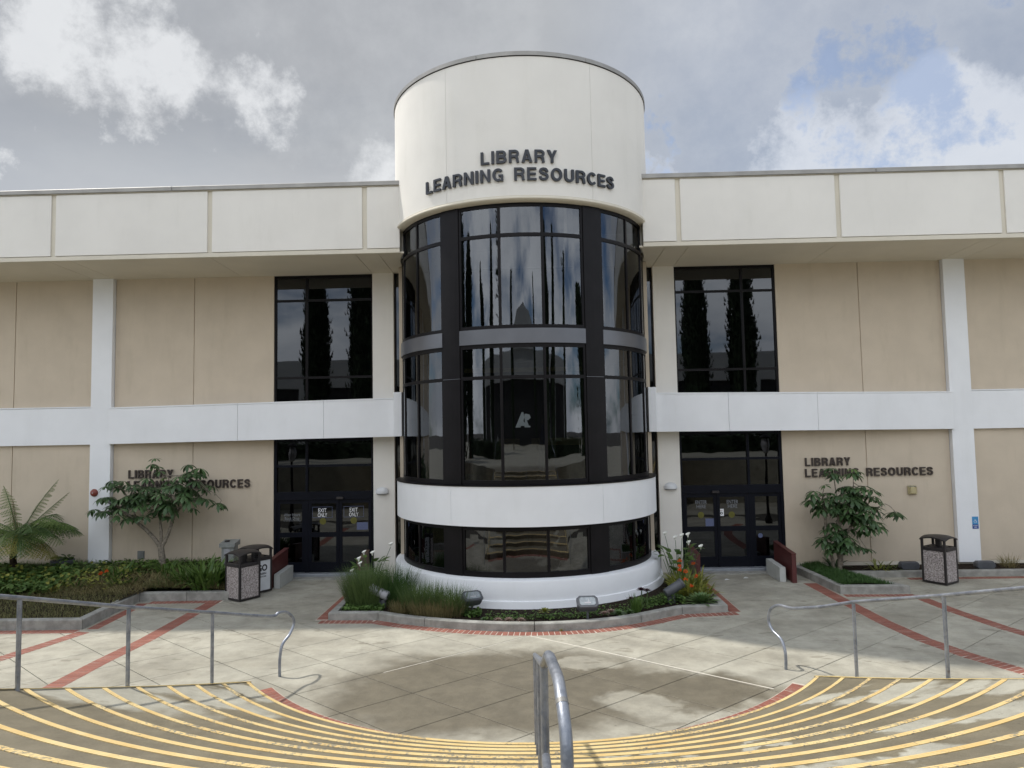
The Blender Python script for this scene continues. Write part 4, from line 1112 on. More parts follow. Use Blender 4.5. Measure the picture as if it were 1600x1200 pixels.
# ------------------------------------------------------------------ plants
rnd = random.Random(11)
def blade(mb, base, ang, L, w_, lean, droop, seg=4, fold=0.0, twist=0):
    """tapering strap leaf growing from base"""
    dx, dy = math.cos(ang), math.sin(ang); px, py = -dy, dx
    th = lean; p = Vector(base); vs = []
    for i in range(seg+1):
        t_ = i/seg
        ww = w_*(1-t_**2.2)*(.55+.9*t_ if t_ < .5 else 1)*.5
        if i == seg: vs.append(tuple(p))
        else:
            vs += [(p.x-px*ww, p.y-py*ww, p.z+fold*ww), (p.x+px*ww, p.y+py*ww, p.z+fold*ww)]
        s_ = L/seg; p = p+Vector((dx*math.sin(th), dy*math.sin(th), math.cos(th)))*s_; th += droop/seg
    fs = [(2*i, 2*i+1, 2*i+3, 2*i+2) for i in range(seg-1)]+[(2*(seg-1), 2*(seg-1)+1, 2*seg)]
    mb.add(vs, fs)
def clump(mb, c, n, rad, L, w_, lean=(.05, .5), droop=(.3, 1.2), seg=4, fold=.3, r=rnd):
    for i in range(n):
        a = r.uniform(0, 6.283); q = rad*math.sqrt(r.random())
        blade(mb, (c[0]+q*math.cos(a), c[1]+q*math.sin(a), c[2]), a+r.uniform(-.8, .8), L*r.uniform(.6, 1.1), w_*r.uniform(.7, 1.2), r.uniform(*lean), r.uniform(*droop), seg, fold)
def single(name, mb, mat, loc, lbl, cat, group=None):
    return tag(mb.build(name, mat, None, loc), lbl, cat, group)

# umbrella-leaf whorls ----------------------------------------------------
def whorl(seed, n=9, L=.30, wd=.085):
    r = random.Random(seed); mb = MB()
    for i in range(n):
        a = i/n*6.283+r.uniform(-.2, .2); l = L*r.uniform(.8, 1.1); dr = r.uniform(.8, 1.4)
        dx, dy = math.cos(a), math.sin(a); px, py = -dy, dx; p = Vector((dx*.03, dy*.03, 0)); th = r.uniform(1.45, 2.0)
        prof = [.08, .55, .95, 1, .6, 0]; pts = []
        for k_, q in enumerate(prof):
            pts.append((p.copy(), q*wd/2)); p = p+Vector((dx*math.sin(th), dy*math.sin(th), math.cos(th)))*(l/5); th += dr/5
        vs = []
        for p_, q in pts: vs += [(p_.x-px*q, p_.y-py*q, p_.z-q*.35), tuple(p_), (p_.x+px*q, p_.y+py*q, p_.z-q*.35)]
        fs = []
        for k_ in range(5):
            o = k_*3; fs += [(o, o+1, o+4, o+3), (o+1, o+2, o+5, o+4)]
        mb.add(vs, fs)
        mb.tube([(0, 0, -.0), (dx*.03, dy*.03, 0)], .004, 3, False)
    mb.sm = [True]*len(mb.sm); return mb
W_OLD = [whorl(i, 8).mesh('leaf_cluster', 'leaf_glossy') for i in range(4)]
W_YNG = [whorl(10+i, 7, .16, .055).mesh('leaf_cluster', 'leaf_young') for i in range(2)]
def umbrella_tree(name, base, lbl, limbs, seed, nclu, SC_=(1, 1, 1)):
    """limbs: list of polylines (relative) with radius; whorls round their outer parts"""
    r = random.Random(seed)
    o = thing(name, base, lbl, 'tree')
    m3 = lambda p: (p[0]*SC_[0], p[1]*SC_[1], p[2]*SC_[2])
    limbs = [([m3(p) for p in pts], a, b_) for pts, a, b_ in limbs]; nclu = [(m3(c), m3(q), n) for c, q, n in nclu]
    mb = MB(); ends = []
    for pts, r0, r1 in limbs:
        c = catmull(pts, 5); n = len(c)
        for i in range(1, n-1): c[i] = c[i]+Vector((r.uniform(-1, 1), r.uniform(-1, 1), 0))*.008
        mb.tube(c, [r0+(r1-r0)*i/(n-1) for i in range(n)], 9)
        ends.append(c)
    mb.build('trunk', 'bark', o)
    tw = MB(); placed = []
    for ci, clist in enumerate(nclu):
        # clist: (centre, radii, count)
        c, rad, cnt = clist
        for _ in range(cnt):
            for tr_ in range(30):
                v = Vector((r.gauss(0, 1), r.gauss(0, 1), r.gauss(0, 1))).normalized()*(r.random()**.45)
                p = Vector((c[0]+v.x*rad[0], c[1]+v.y*rad[1], c[2]+v.z*rad[2]))
                if all((p-q).length > .10 for q in placed): break
            placed.append(p)
            # twig from nearest limb point
            best = min((q for e in ends for q in e[len(e)//2:]), key=lambda q: (q-p).length)
            if r.random() < .75:
                mid = (best+p)/2+Vector((0, 0, -.04)); tw.tube(catmull([tuple(best), tuple(mid), tuple(p)], 3), [.009]*6+[.004], 5, False)
            outd = (p-Vector(c)); yawz = r.uniform(0, 6.28)
            til = min(.8, outd.length*.6)
            ax = Vector((-outd.y, outd.x, 0)); 
            q_ = Matrix.Rotation(til*r.uniform(.4, 1.1), 4, ax.normalized()) if ax.length > 1e-4 else Matrix.Identity(4)
            young = p.z > c[2]+rad[2]*.70 and r.random() < .35
            ob = inst('leaf_cluster', r.choice(W_YNG if young else W_OLD), o, p, (0, 0, 0), None)
            ob.rotation_euler = (q_ @ Matrix.Rotation(yawz, 4, 'Z')).to_euler(); k_ = r.uniform(.62, 1.08); ob.scale = (k_, k_, k_)
    tw.build('twigs', 'bark', o)['kind'] = 'stuff'
    return o
# left tree: base at (-9.2,-.9)
umbrella_tree('umbrella_tree', (-9.12, -.62, .30), 'umbrella tree with broad crown before the left wall, hiding part of the letters',
    [([(0, 0, -.05), (-.0, 0, .25), (-.03, 0, .50)], .095, .07), ([(-.03, 0, .45), (-.22, 0, .68), (-.45, -.05, .90), (-.62, 0, 1.02), (-.85, 0, 1.2)], .055, .022),
     ([(-.03, 0, .45), (-.02, 0, .75), (-.08, .05, 1.0), (-.1, .1, 1.3)], .045, .02), ([(-.0, 0, .45), (.13, 0, .72), (.22, 0, 1.0), (.40, 0, 1.2), (.65, 0, 1.3)], .05, .02),
     ([(.22, 0, 1.0), (.15, .05, 1.3), (.1, 0, 1.75)], .025, .01), ([(-.45, -.05, .9), (-.7, .1, 1.3), (-.8, 0, 1.55)], .025, .012), ([(.65, 0, 1.3), (.9, 0, 1.45), (1.12, 0, 1.28)], .016, .007)], 5,
    [((-.25, -.05, 1.35), (1.0, .55, .40), 60), ((.4, -.05, 1.45), (.6, .45, .36), 28), ((-.95, 0, 1.15), (.42, .35, .32), 18), ((-.12, 0, 1.95), (.12, .1, .16), 4), ((.62, 0, 1.85), (.3, .15, .12), 6), ((1.12, 0, 1.22), (.08, .08, .05), 2), ((-.9, 0, 1.62), (.3, .2, .12), 8)], (1.33, 1.2, 1.36))
umbrella_tree('umbrella_tree', (7.56, -.75, .12), 'umbrella tree with several stems in the wedge-shaped planter at the right wall',
    [([(0, 0, -.02), (-.03, 0, .3), (-.08, 0, .6), (.0, 0, .95), (.02, 0, 1.3)], .05, .025), ([(-.12, .05, -.02), (-.2, .05, .35), (-.3, .05, .65), (-.3, 0, 1.1), (-.35, 0, 1.5)], .042, .02),
     ([(.03, 0, .1), (.05, 0, .5), (.25, 0, .8), (.42, 0, .92), (.7, 0, 1.0), (.95, 0, 1.15)], .045, .02), ([(.02, 0, .85), (.2, 0, 1.1), (.45, 0, 1.3)], .03, .015),
     ([(-.08, 0, .6), (.0, .0, 1.2), (-.05, 0, 1.75)], .022, .01), ([(.2, 0, 1.1), (.4, .1, 1.5), (.42, 0, 1.8)], .016, .008), ([(.7, 0, 1.0), (1.1, 0, 1.28), (1.35, 0, 1.15)], .014, .006)], 9,
    [((.0, -.05, 1.3), (.62, .5, .45), 46), ((.45, -.05, 1.3), (.55, .45, .5), 36), ((-.1, -.1, .6), (.42, .35, .3), 28), ((.65, 0, .9), (.5, .35, .25), 14), ((-.08, 0, 1.9), (.15, .1, .12), 4), ((.45, 0, 1.9), (.12, .1, .1), 3), ((1.38, 0, 1.1), (.08, .08, .08), 3), ((.45, -.1, .45), (.2, .2, .12), 3), ((-.6, 0, 1.5), (.15, .2, .2), 6)], (1.0, 1.0, 1.24))

# tree fern -------------------------------------------------------------
def frond(L, a, lean, droop, wd, seed, curl=1):
    r = random.Random(seed); mb = MB()
    dx, dy = math.cos(a), math.sin(a); side = Vector((-dy, dx, 0)); n = 26
    n = 19; p = Vector((dx*.05, dy*.05, 0)); th = lean; pts = []; ths = []
    for i in range(n+1):
        pts.append(p.copy()); ths.append(th); p = p+Vector((dx*math.sin(th), dy*math.sin(th), math.cos(th)))*(L/n); th += droop/n*(1+.5*i/n)
    st = MB(); st.tube(pts, [.014*(1-.8*i/n) for i in range(n+1)], 5, False)
    for i in range(2, n+1):
        t_ = i/n; ww = wd*math.sin(min(1, t_*1.35+.12)*math.pi*.5)*(1-t_**3.2)+.02
        fwd = (pts[min(i+1, n)]-pts[max(i-1, 0)]).normalized(); nrm = side.cross(fwd)
        for s_ in (-1, 1):
            tip = pts[i]+side*s_*ww+fwd*ww*.35-Vector((0, 0, 1))*ww*.62*r.uniform(.7, 1.2)
            base = pts[i]; ax = tip-base; m_ = 8
            for k_ in range(m_):
                f0 = k_/m_; f1 = (k_+.75)/m_; hw = .062*(1-f0*.75)*L/1.4
                b0 = base+ax*f0; b1 = base+ax*f1; tp_ = base+ax*(f0+.9/m_)
                mb.add([tuple(b0), tuple(b1), tuple(tp_+fwd*hw)], [(0, 1, 2)]); mb.add([tuple(b0), tuple(b1), tuple(tp_-fwd*hw)], [(0, 1, 2)])
    return mb, st
ff = thing('tree_fern', (-12.62, -1.0, .22), 'tree fern with arching fronds and dark trunk at the far left of the wall', 'tree')
mb = MB(); mb.tube(catmull([(0, 0, -.1), (.02, 0, .3), (.0, 0, .6), (.08, 0, .92), (.12, 0, 1.1)], 4), [.10, .095, .09, .085, .08, .08, .075, .075, .08, .08, .085, .09, .09, .09, .09, .09, .07][:17], 10); mb.build('trunk', 'fern_bark', ff)
specs = [(1.35, -.75, .8, 1.6, .36, 'fern_dark'), (1.3, -1.05, 1.2, 1.5, .36, 'fern_yellow'), (1.45, -.35, .75, 1.5, .36, 'fern_green'), (1.35, 0.1, .9, 1.5, .34, 'fern_dark'), (1.3, -.5, .95, 1.7, .34, 'fern_green'), (1.2, -1.2, 1.0, 1.6, .3, 'fern_green'), (1.1, -.25, 1.5, 1.45, .30, 'fern_yellow'), (1.3, 2.9, .9, 1.3, .34, 'fern_green'), (1.35, 3.5, 1.0, 1.5, .34, 'fern_dark'),
         (1.3, -2.2, .9, 1.7, .32, 'fern_green'), (1.2, 1.3, .8, 1.2, .3, 'fern_dark'), (1.1, -2.8, 1.4, 1.5, .3, 'fern_dark'), (1.45, .15, .42, .35, .20, 'fern_green'), (1.5, -.1, .85, .1, .10, 'fern_green'), (1.2, 2.8, .3, .3, .2, 'fern_green'), (1.35, -.9, 1.2, 1.6, .34, 'fern_dark'), (1.3, .5, 1.1, 1.4, .34, 'fern_green'), (.8, 3.1, .1, .1, .06, 'fern_brown'), (1.0, -1.6, 1.5, 1.4, .28, 'fern_green'), (1.15, 2.3, .9, 1.4, .3, 'fern_green')]
for i, (L, a, le, dr, wd, mt) in enumerate(specs+[(L*.95, a+.35, le+.12, dr, wd, mt) for L, a, le, dr, wd, mt in specs[:8]]):
    wd *= 1.35; dr *= .72; L *= 1.08
    f_, st = frond(L, a, le, dr, wd, i); fo = f_.build('frond', mt, ff, (.12, 0, 1.08)); st.build('rib', 'stem', fo)

# grasses and cover --------------------------------------------------------
def lawn(name, n, region, hz, mat, L, w_, kind='stuff', seed=1, lbl=None, cat=None, lean=(.1, .9)):
    r = random.Random(seed); mb = MB(); k_ = 0
    while k_ < n:
        x, y = region(r)
        blade(mb, (x, y, hz(x, y)-.01), r.uniform(0, 6.283), L*r.uniform(.5, 1.2), w_, r.uniform(*lean), r.uniform(.2, 1.2), 3, .2); k_ += 1
    o = mb.build(name, mat); tag(o, lbl, cat, None, kind); return o
def reg_lawn(r):
    while True:
        x = r.uniform(-14.5, -8.72); y = r.uniform(-4.44, -1.9)
        if x > -8.9 and y > -2.5: continue
        return x, y
lawn('lawn_grass', 17000, reg_lawn, lawn_z, 'grass_lawn', .085, .010, seed=1)
def reg_slope(r):
    x = r.uniform(-10.9, -6.8); y = r.uniform(-2.27, -1.0)-.0 if x > -8.5 else r.uniform(-2.75, -.7)
    return x, y
lawn('dry_grass', 6500, reg_slope, lawn_z, 'grass_dry', .24, .010, seed=2, lean=(.4, 1.3))
lawn('wall_grass', 5200, lambda r: (r.uniform(-14, -7.2), r.uniform(-.9, -.03)), lawn_z, 'grass_green', .16, .009, seed=3)
lawn('dry_grass', 1500, lambda r: (r.uniform(-8.75, -6.8), r.uniform(-2.27, -2.0)), lawn_z, 'grass_lawn', .14, .010, seed=22, lean=(.2, 1.3))
def reg_cover(r):
    return r.uniform(-14, -10.6), r.uniform(-2.7, -.8)
def leaf_disc(mb, p, rad, r):
    a = r.uniform(0, 6.28); tx, ty = r.uniform(-.7, .7), r.uniform(-.7, .7); n = 6
    vs = [(p[0], p[1], p[2]-rad*.15)]
    for i in range(n):
        b_ = a+i/n*6.283; q = rad*(.8+.3*r.random()); x, y = math.cos(b_)*q, math.sin(b_)*q; vs.append((p[0]+x, p[1]+y, p[2]+x*tx+y*ty))
    mb.add(vs, [(0, 1+i, 1+(i+1) % n) for i in range(n)])
def cover(name, n, region, hz, rad, hmax, mat, seed, lbl=None, cat=None, kind='stuff'):
    r = random.Random(seed); mb = MB()
    for _ in range(n):
        x, y = region(r); bmp_ = .5+.5*mnoise.noise(Vector((x*2.2, y*2.2, seed)))
        leaf_disc(mb, (x, y, hz(x, y)+.02+r.random()*hmax*bmp_*1.6), rad*r.uniform(.6, 1.25), r)
    return tag(mb.build(name, mat), lbl, cat, None, kind)
cover('ground_cover', 4200, reg_cover, lawn_z, .042, .24, 'cover_green', 4)
cover('ground_cover', 700, lambda r: (r.uniform(-13.5, -9.2), r.uniform(-2.6, -1.2)), lawn_z, .036, .36, 'leaf_clivia', 14)
cover('ground_cover', 1500, lambda r: (r.uniform(-10.8, -7.3), r.uniform(-1.3, -.4)), lawn_z, .035, .18, 'leaf_strap', 5)
def strapplant(name, x, y, z, n, rad, L, w_, mat, lbl, cat='plant', lean=(.15, .9), droop=(.3, 1.3), flowers=None, seed=0, group=None, seg=5):
    r = random.Random(seed+int(abs(x)*100)); o = thing(name, (x, y, z), lbl, cat, group)
    mb = MB(); clump(mb, (0, 0, 0), n, rad, L, w_, lean, droop, seg, .35, r); mb.build('leaves', mat, o)
    return o, r
strapplant('strap_leaf_plant', -7.35, -1.95, .16, 190, .36, .82, .085, 'leaf_strap', 'large clump of broad dark strap leaves beside the left litter bin')
strapplant('strap_leaf_plant', -7.95, -1.75, .18, 80, .28, .58, .07, 'leaf_strap', 'smaller strap leaf clump left of the large one, below the umbrella tree')
strapplant('strap_leaf_plant', -8.75, -1.15, .33, 45, .2, .46, .055, 'leaf_strap', 'strap leaf plant close behind the left umbrella tree trunk')
strapplant('lily_plant', -9.75, -1.4, .30, 50, .25, .45, .05, 'leaf_strap', 'green lily clump under the wall vent with orange flowers beside it')
strapplant('yellowing_lily_plant', -10.75, -2.35, .22, 30, .25, .38, .05, 'leaf_yellow', 'yellowing strap leaf plant on the slope in front of the left column', lean=(.5, 1.2))
strapplant('yellowing_lily_plant', -10.4, -2.1, .24, 45, .35, .36, .045, 'leaf_strap', 'green strap leaf plant just behind the yellowing one on the slope', lean=(.5, 1.2))
strapplant('grass_tuft', -8.3, -1.9, .2, 160, .35, .38, .014, 'grass_green', 'loose tuft of thin grass at the kerb corner beside the strap leaves', cat='grass')
def flower_head(mb, p, rad, n, r):
    for i in range(n):
        a = r.uniform(0, 6.28); e = r.uniform(-.2, 1.3)
        dd = Vector((math.cos(a)*math.cos(e), math.sin(a)*math.cos(e), math.sin(e)))
        q = Vector(p)+dd*rad*r.uniform(.4, 1)
        s_ = rad*.55; u = dd.orthogonal().normalized()*s_*.5; v = dd.cross(u).normalized()*s_*.5
        mb.add([tuple(q-dd*s_*.6), tuple(q+u), tuple(q+v), tuple(q-u), tuple(q-v)], [(0, 1, 2), (0, 2, 3), (0, 3, 4), (0, 4, 1)])
def orange_flower(x, y, z, h, lbl, rad=.06, seed=0):
    r = random.Random(seed); o = thing('orange_flower', (x, y, z), lbl, 'flower', 'orange lily heads')
    MB().tube([(0, 0, 0), (.01, 0, h)], .006, 5).build('stalk', 'stem', o)
    mb = MB(); flower_head(mb, (.01, 0, h), rad, 22, r); mb.build('flower_head', 'flower_orange', o)
orange_flower(-9.98, -1.75, .27, .22, 'leftmost orange flower head under the left umbrella tree', .06, 1)
orange_flower(-9.86, -1.72, .27, .25, 'orange flower head under the left umbrella tree, right of its twin', .06, 2)
strapplant('strap_leaf_plant', -9.35, -1.9, .25, 60, .3, .42, .05, 'leaf_strap', 'drooping strap leaf plant right of the orange flowers', lean=(.4, 1.3))
strapplant('dry_strap_plant', -8.85, -1.75, .25, 60, .35, .45, .035, 'grass_dry', 'straw-brown drooping leaves below the left umbrella tree trunk', lean=(.5, 1.3))
o = thing('red_flower', (-11.25, -1.2, .3), 'small red flower among the green cover below the tree fern', 'flower')
MB().tube([(0, 0, 0), (0, 0, .28)], .005, 5).build('stalk', 'stem', o); mb = MB(); flower_head(mb, (0, 0, .28), .05, 14, rnd); mb.build('flower_head', 'flower_red', o)
o = thing('stone_bowl', (-11.75, -.45, .40), 'dark stone bowl among the plants by the left wall', 'bowl')
mb = MB(); mb.smooth = True; mb.lathe((0, 0, 0), [(.001, 0), (.22, 0), (.26, .1), (.27, .2), (.23, .2), (.2, .1), (.001, .1)], 18); mb.build('bowl', 'lamp_grey', o)
mb = MB(); [leaf_disc(mb, (rnd.uniform(-.2, .2), rnd.uniform(-.2, .2), .2+rnd.random()*.1), .05, rnd) for _ in range(40)]; mb.build('leaves', 'cover_green', o)

# centre planter, left end: tall grasses
def grassclump(x, y, n, rad, L, mat, lbl, w_=.009, lean=(.0, .35), droop=(.1, .7), squash=1, z=.095):
    r = random.Random(int(abs(x*31+y*17)*10)); mb = MB()
    for i in range(n):
        a = r.uniform(0, 6.283); q = rad*math.sqrt(r.random())
        blade(mb, (q*math.cos(a), q*math.sin(a)*squash, 0), a+r.uniform(-.9, .9), L*r.uniform(.5, 1.12), w_*r.uniform(.7, 1.3), r.uniform(*lean), r.uniform(*droop), 4, .2)
    single('tall_grass', mb, mat, (x, y, z), lbl, 'grass', 'tall grass clumps at the tower foot')
grassclump(-3.35, -3.35, 1900, .42, .85, 'grass_green', 'tall dark grass clump at the left end of the planter', lean=(0, .5))
grassclump(-2.75, -3.3, 1100, .33, .80, 'grass_dark', 'tall dark grass clump between the pale spotlight and the tower base', lean=(0, .45))
grassclump(-2.05, -4.02, 1100, .40, .62, 'grass_green', 'grass clump with fine upright blades in front of the white base', lean=(0, .45), squash=.6)
grassclump(-1.48, -4.22, 800, .34, .60, 'grass_green', 'grass clump nearest the left square flood light', lean=(0, .6), squash=.5)
grassclump(-1.75, -4.38, 900, .50, .36, 'grass_dry', 'short yellowing grass at the kerb before the tall clumps', lean=(0, .6), squash=.25, w_=.011)
grassclump(-2.45, -4.1, 500, .25, .30, 'grass_dry', 'low straw-coloured grass at the kerb bend', lean=(0, .8), squash=.5)
cover('ground_cover', 1300, lambda r: (lambda x: (x, r.uniform(-4.0, -3.4)))(r.uniform(-3.7, -2.9)), lambda x, y: .095, .03, .10, 'cover_green', 6)
cover('ground_cover', 900, lambda r: (lambda x: (x, -math.sqrt(max(0, 3.95**2-x*x))-.55+r.uniform(-.12, .25)))(r.uniform(-2.4, -.9)), lambda x, y: .095, .028, .12, 'cover_green', 7)
def calla(x, y, z, n_leaf, flowers, lbl, seed, L=.45):
    r = random.Random(seed); o = thing('calla_lily', (x, y, z), lbl, 'plant')
    mb = MB()
    for i in range(n_leaf):
        a = r.uniform(0, 6.283); q = r.uniform(0, .18); h = L*r.uniform(.5, 1.25)
        b0 = Vector((q*math.cos(a), q*math.sin(a), 0)); tip_ = b0+Vector((math.cos(a)*h*.35, math.sin(a)*h*.35, h))
        mb.tube([tuple(b0), tuple(tip_)], .006, 4, False)
        blade(mb, tuple(tip_), a, .24*r.uniform(.8, 1.2), .15*r.uniform(.8, 1.2), r.uniform(.6, 1.4), r.uniform(.5, 1.3), 5, .25)
    mb.build('leaves', 'leaf_strap', o)
    for fx, fy, fh in flowers:
        fl = MB(); fl.smooth = True
        mb = MB(); mb.tube(catmull([(fx*.3, fy*.3, 0), (fx*.6, fy*.6, fh*.5), (fx, fy, fh)], 3), .006, 5); st = mb.build('stalk', 'stem', o)
        n = 12; rings = []
        for k_ in range(5):
            t_ = k_/4; rr_ = .010+.034*t_**1.6
            rings.append([(fx+rr_*math.cos(b_)*(1+.2*t_), fy+rr_*math.sin(b_), fh+.085*t_+.025*t_*math.cos(b_-.6)) for b_ in [6.283*j/n for j in range(n)]])
        fl.loft(rings, True, False); fl.build('flower', 'flower_white', st)
calla(-3.62, -1.95, .095, 26, [(-.32, -.3, .42), (-.16, -.2, .56), (.10, -.1, .78), (-.20, -.15, .66), (-.14, .1, .76), (.46, .2, .92)], 'calla lilies with white flowers behind the tall grass beside the exit doors', 31, .55)
calla(3.46, -1.75, .095, 34, [(-.05, 0, .98), (.10, 0, 1.02), (.24, 0, 1.04), (.25, 0, .86), (.50, -.1, .78), (-.26, .1, 1.06)], 'calla lilies with white flowers above the orange flowers beside the entrance doors', 32, .62)
strapplant('clivia', 3.55, -2.35, .095, 150, .33, .52, .06, 'leaf_clivia', 'yellow-green clivia clump against the red guard wall', lean=(.1, .8))
strapplant('clivia', 3.42, -2.8, .095, 130, .32, .42, .06, 'leaf_clivia', 'clivia clump with orange flowers behind the dark spotlight', lean=(.1, .9))
strapplant('clivia', 3.62, -3.1, .095, 90, .24, .36, .055, 'leaf_clivia', 'clivia clump at the corner of the planter kerb', lean=(.2, 1))
fl_lab = ['topmost orange flower head beside the tower base', 'orange flower head second from the top beside the tower base', 'orange flower head left of the middle of the clivias', 'orange flower head in the middle of the clivias', 'orange flower head nearest the red guard wall', 'orange flower head among the right-hand clivia leaves', 'lowest orange flower head, just behind the dark spotlight', 'small orange flower head low beside the white base']
for i, (x, y, h) in enumerate(((3.38, -2.25, .60), (3.33, -2.45, .52), (3.30, -2.6, .47), (3.42, -2.65, .44), (3.72, -2.1, .50), (3.62, -2.75, .36), (3.42, -3.15, .24), (3.36, -2.9, .32))):
    orange_flower(x, y, .095, h, fl_lab[i], .055, 40+i)
# succulents
def rosette(x, y, z, rad, n, mat, lbl, stalk=0, group='succulents along the planter kerb', tall=.7):
    rad *= 1.35
    r = random.Random(int(abs(x*77+y*13)*10)); o = thing('succulent', (x, y, z), lbl, 'succulent', group)
    mb = MB()
    for i in range(n):
        a = i*2.39996; t_ = i/n; lean = 1.35*(t_**.7)+.1
        blade(mb, (0, 0, stalk), a, rad*(.55+.5*t_)*tall*1.4, rad*.36, lean, .15, 3, .5)
    mb.build('rosette', mat, o)
    if stalk: MB().tube([(0, 0, 0), (.01, 0, stalk)], .012, 6).build('stalk', 'stem', o)
rosette(.33, -4.62, .095, .12, 34, 'leaf_clivia', 'yellow-green succulent rosette on a stalk at the front centre', .12)
rosette(1.75, -4.42, .095, .14, 40, 'succulent_green', 'green succulent rosette right of the right square flood light')
rosette(1.98, -4.30, .095, .095, 40, 'succulent_green', 'second green rosette right of the right square flood light')
rosette(1.62, -4.30, .095, .12, 36, 'succulent_pink', 'pinkish succulent just right of the right square flood light')
rosette(1.48, -4.42, .095, .11, 36, 'succulent_pink', 'pinkish grey succulent touching the right square flood light')
rosette(2.25, -4.02, .095, .10, 36, 'succulent_dark', 'dark purple rosette on the taller stalk', .36)
rosette(2.38, -3.92, .095, .09, 30, 'succulent_dark', 'dark purple rosette close behind the taller stalk', .32)
rosette(2.02, -4.18, .095, .07, 26, 'succulent_dark', 'small dark purple rosette left of the tall one', .24)
rosette(3.52, -3.66, .095, .22, 60, 'succulent_green', 'large spiky green succulent at the right tip of the planter', 0, tall=1)
rosette(3.1, -3.35, .095, .16, 40, 'succulent_green', 'green succulent below the dark spotlight')
rosette(-.55, -4.74, .095, .09, 30, 'succulent_pink', 'pinkish succulent left of centre by the kerb')
rosette(-.35, -4.76, .095, .10, 30, 'succulent_pink', 'pale pink succulent beside the left of centre one')
rosette(-.12, -4.76, .095, .09, 30, 'succulent_pink', 'small pink succulent nearest the front centre')
rosette(-.82, -4.66, .095, .08, 26, 'succulent_green', 'small green rosette beside the left square flood light')
grassclump(2.12, -4.22, 90, .08, .34, 'leaf_strap', 'stiff upright green leaves beside the dark purple rosettes', .022, (.0, .5), (0, .2))
def reg_front(r):
    x = r.uniform(-.8, 3.3); f = -math.sqrt(max(0.1, 4.15**2-(x*.98)**2))-.6
    return x, f+r.uniform(.0, .35)+(.3 if r.random() < .2 else 0)
cover('creeping_cover', 1500, reg_front, lambda x, y: .095, .018, .035, 'cover_green', 8)
cover('creeping_cover', 700, lambda r: (r.uniform(2.2, 3.2), r.uniform(-3.7, -3.3)), lambda x, y: .095, .022, .16, 'cover_green', 9)
single('kerb_weed', (lambda mb: [clump(mb, (0, 0, 0), 30, .06, .07, .012), mb][1])(MB()), 'leaf_yellow', (.62, -5.08, .0), 'small yellow weed growing in the joint between the kerb and the bricks', 'weed')
# right tree planter grass mound and wall planter plants
def in_wedge(r):
    while True:
        x, y = r.uniform(6.8, 8.1), r.uniform(-2.42, -.1)
        xr = 7.2+(8.05-7.2)*(-.6-y)/1.85 if y < -.6 else 7.3
        if 6.82 < x < xr: return x, y
lawn('mound_grass', 7000, in_wedge, lambda x, y: .12+.08*math.sin(max(0, min(1, (x-6.7)/1.3))*3.14), 'grass_dark', .10, .011, seed=12)
strapplant('lily_plant', 8.55, -.6, .11, 40, .2, .32, .05, 'leaf_clivia', 'broad-leaved green plant against the wall left of the right litter bin', lean=(.3, 1.2))
strapplant('lily_plant', 8.95, -.55, .11, 26, .22, .3, .03, 'leaf_strap', 'trailing leaves between the broad-leaved plant and the low flood light', lean=(.7, 1.4))
strapplant('dry_shrub', 11.75, -.5, .11, 120, .2, .34, .012, 'grass_dry', 'sparse dry shrub by the right wall at the picture edge', lean=(0, .9))
strapplant('lily_plant', 7.62, -.35, .12, 30, .15, .35, .06, 'leaf_glossy', 'dark leafy shoots at the foot of the right umbrella tree', lean=(.1, 1.0))
for x, lb in ((10.25, 'short metal stake in the wall planter left of the low flood light'), (11.35, 'short metal stake in the wall planter right of the low flood light')):
    tag(MB().tube([(0, 0, 0), (.005, 0, .14)], .012, 6).build('metal_stake', 'bin_metal', None, (x, -.6, .1)), lb, 'stake')

# ------------------------------------------------------------------ behind the camera (seen in the glass)
fb = thing('opposite_building', (0, -56, 0), 'long pale grey building across the terrace, reflected in the library glass', 'building')
MB().box(-42, 42, 0, -12, 8.4, 11.3).build('upper_wall', 'far_wall', fb)
MB().box(-42, 42, -.6, -12, 2.1, 8.4).build('dark_front', 'far_dark', fb)  # near-black lower front, set back below the pale upper wall
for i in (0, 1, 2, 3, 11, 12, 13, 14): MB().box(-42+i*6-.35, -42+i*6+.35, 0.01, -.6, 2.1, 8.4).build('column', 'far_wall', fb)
mb = MB(); mb.prism_y([(-9, 11.3), (9, 11.3), (9, 13), (5, 15), (0, 15.8), (-5, 15), (-9, 13)], -12, .3); mb.build('gable', 'far_wall', fb)
def cypress_mesh(seed):
    r = random.Random(seed); mb = MB()
    for i in range(6500):
        z = r.random()**.8*14+.6; rad = 1.15*math.sin(min(1, (z/15)*1.25+.18)*math.pi*.5)*(1-(z/15.2)**2.6)
        a = r.uniform(0, 6.283); q = rad*(.72+.28*r.random())*(1+.10*math.sin(a*3+z*1.3))+r.random()**10*.35
        p = Vector((math.cos(a)*q, math.sin(a)*q, z)); s_ = r.uniform(.12, .24)
        u = Vector((r.uniform(-1, 1), r.uniform(-1, 1), r.uniform(-.2, .2)))*s_*.5
        mb.add([tuple(p-u), tuple(p+u), tuple(p+Vector((0, 0, s_*1.8))+Vector((math.cos(a), math.sin(a), 0))*.08)], [(0, 1, 2)])
    core = [(.001, .5), (.7, 1), (.95, 5), (.8, 9), (.4, 12.5), (.001, 14.6)]
    mb.lathe((0, 0, 0), [(a_*.85, b_) for a_, b_ in core], 10)
    return mb.mesh('crown', 'cypress_leaf')
CY = [cypress_mesh(1), cypress_mesh(2)]; tk = MB().tube([(0, 0, 0), (0, 0, 1.4)], .22, 8).mesh('trunk', 'bark')
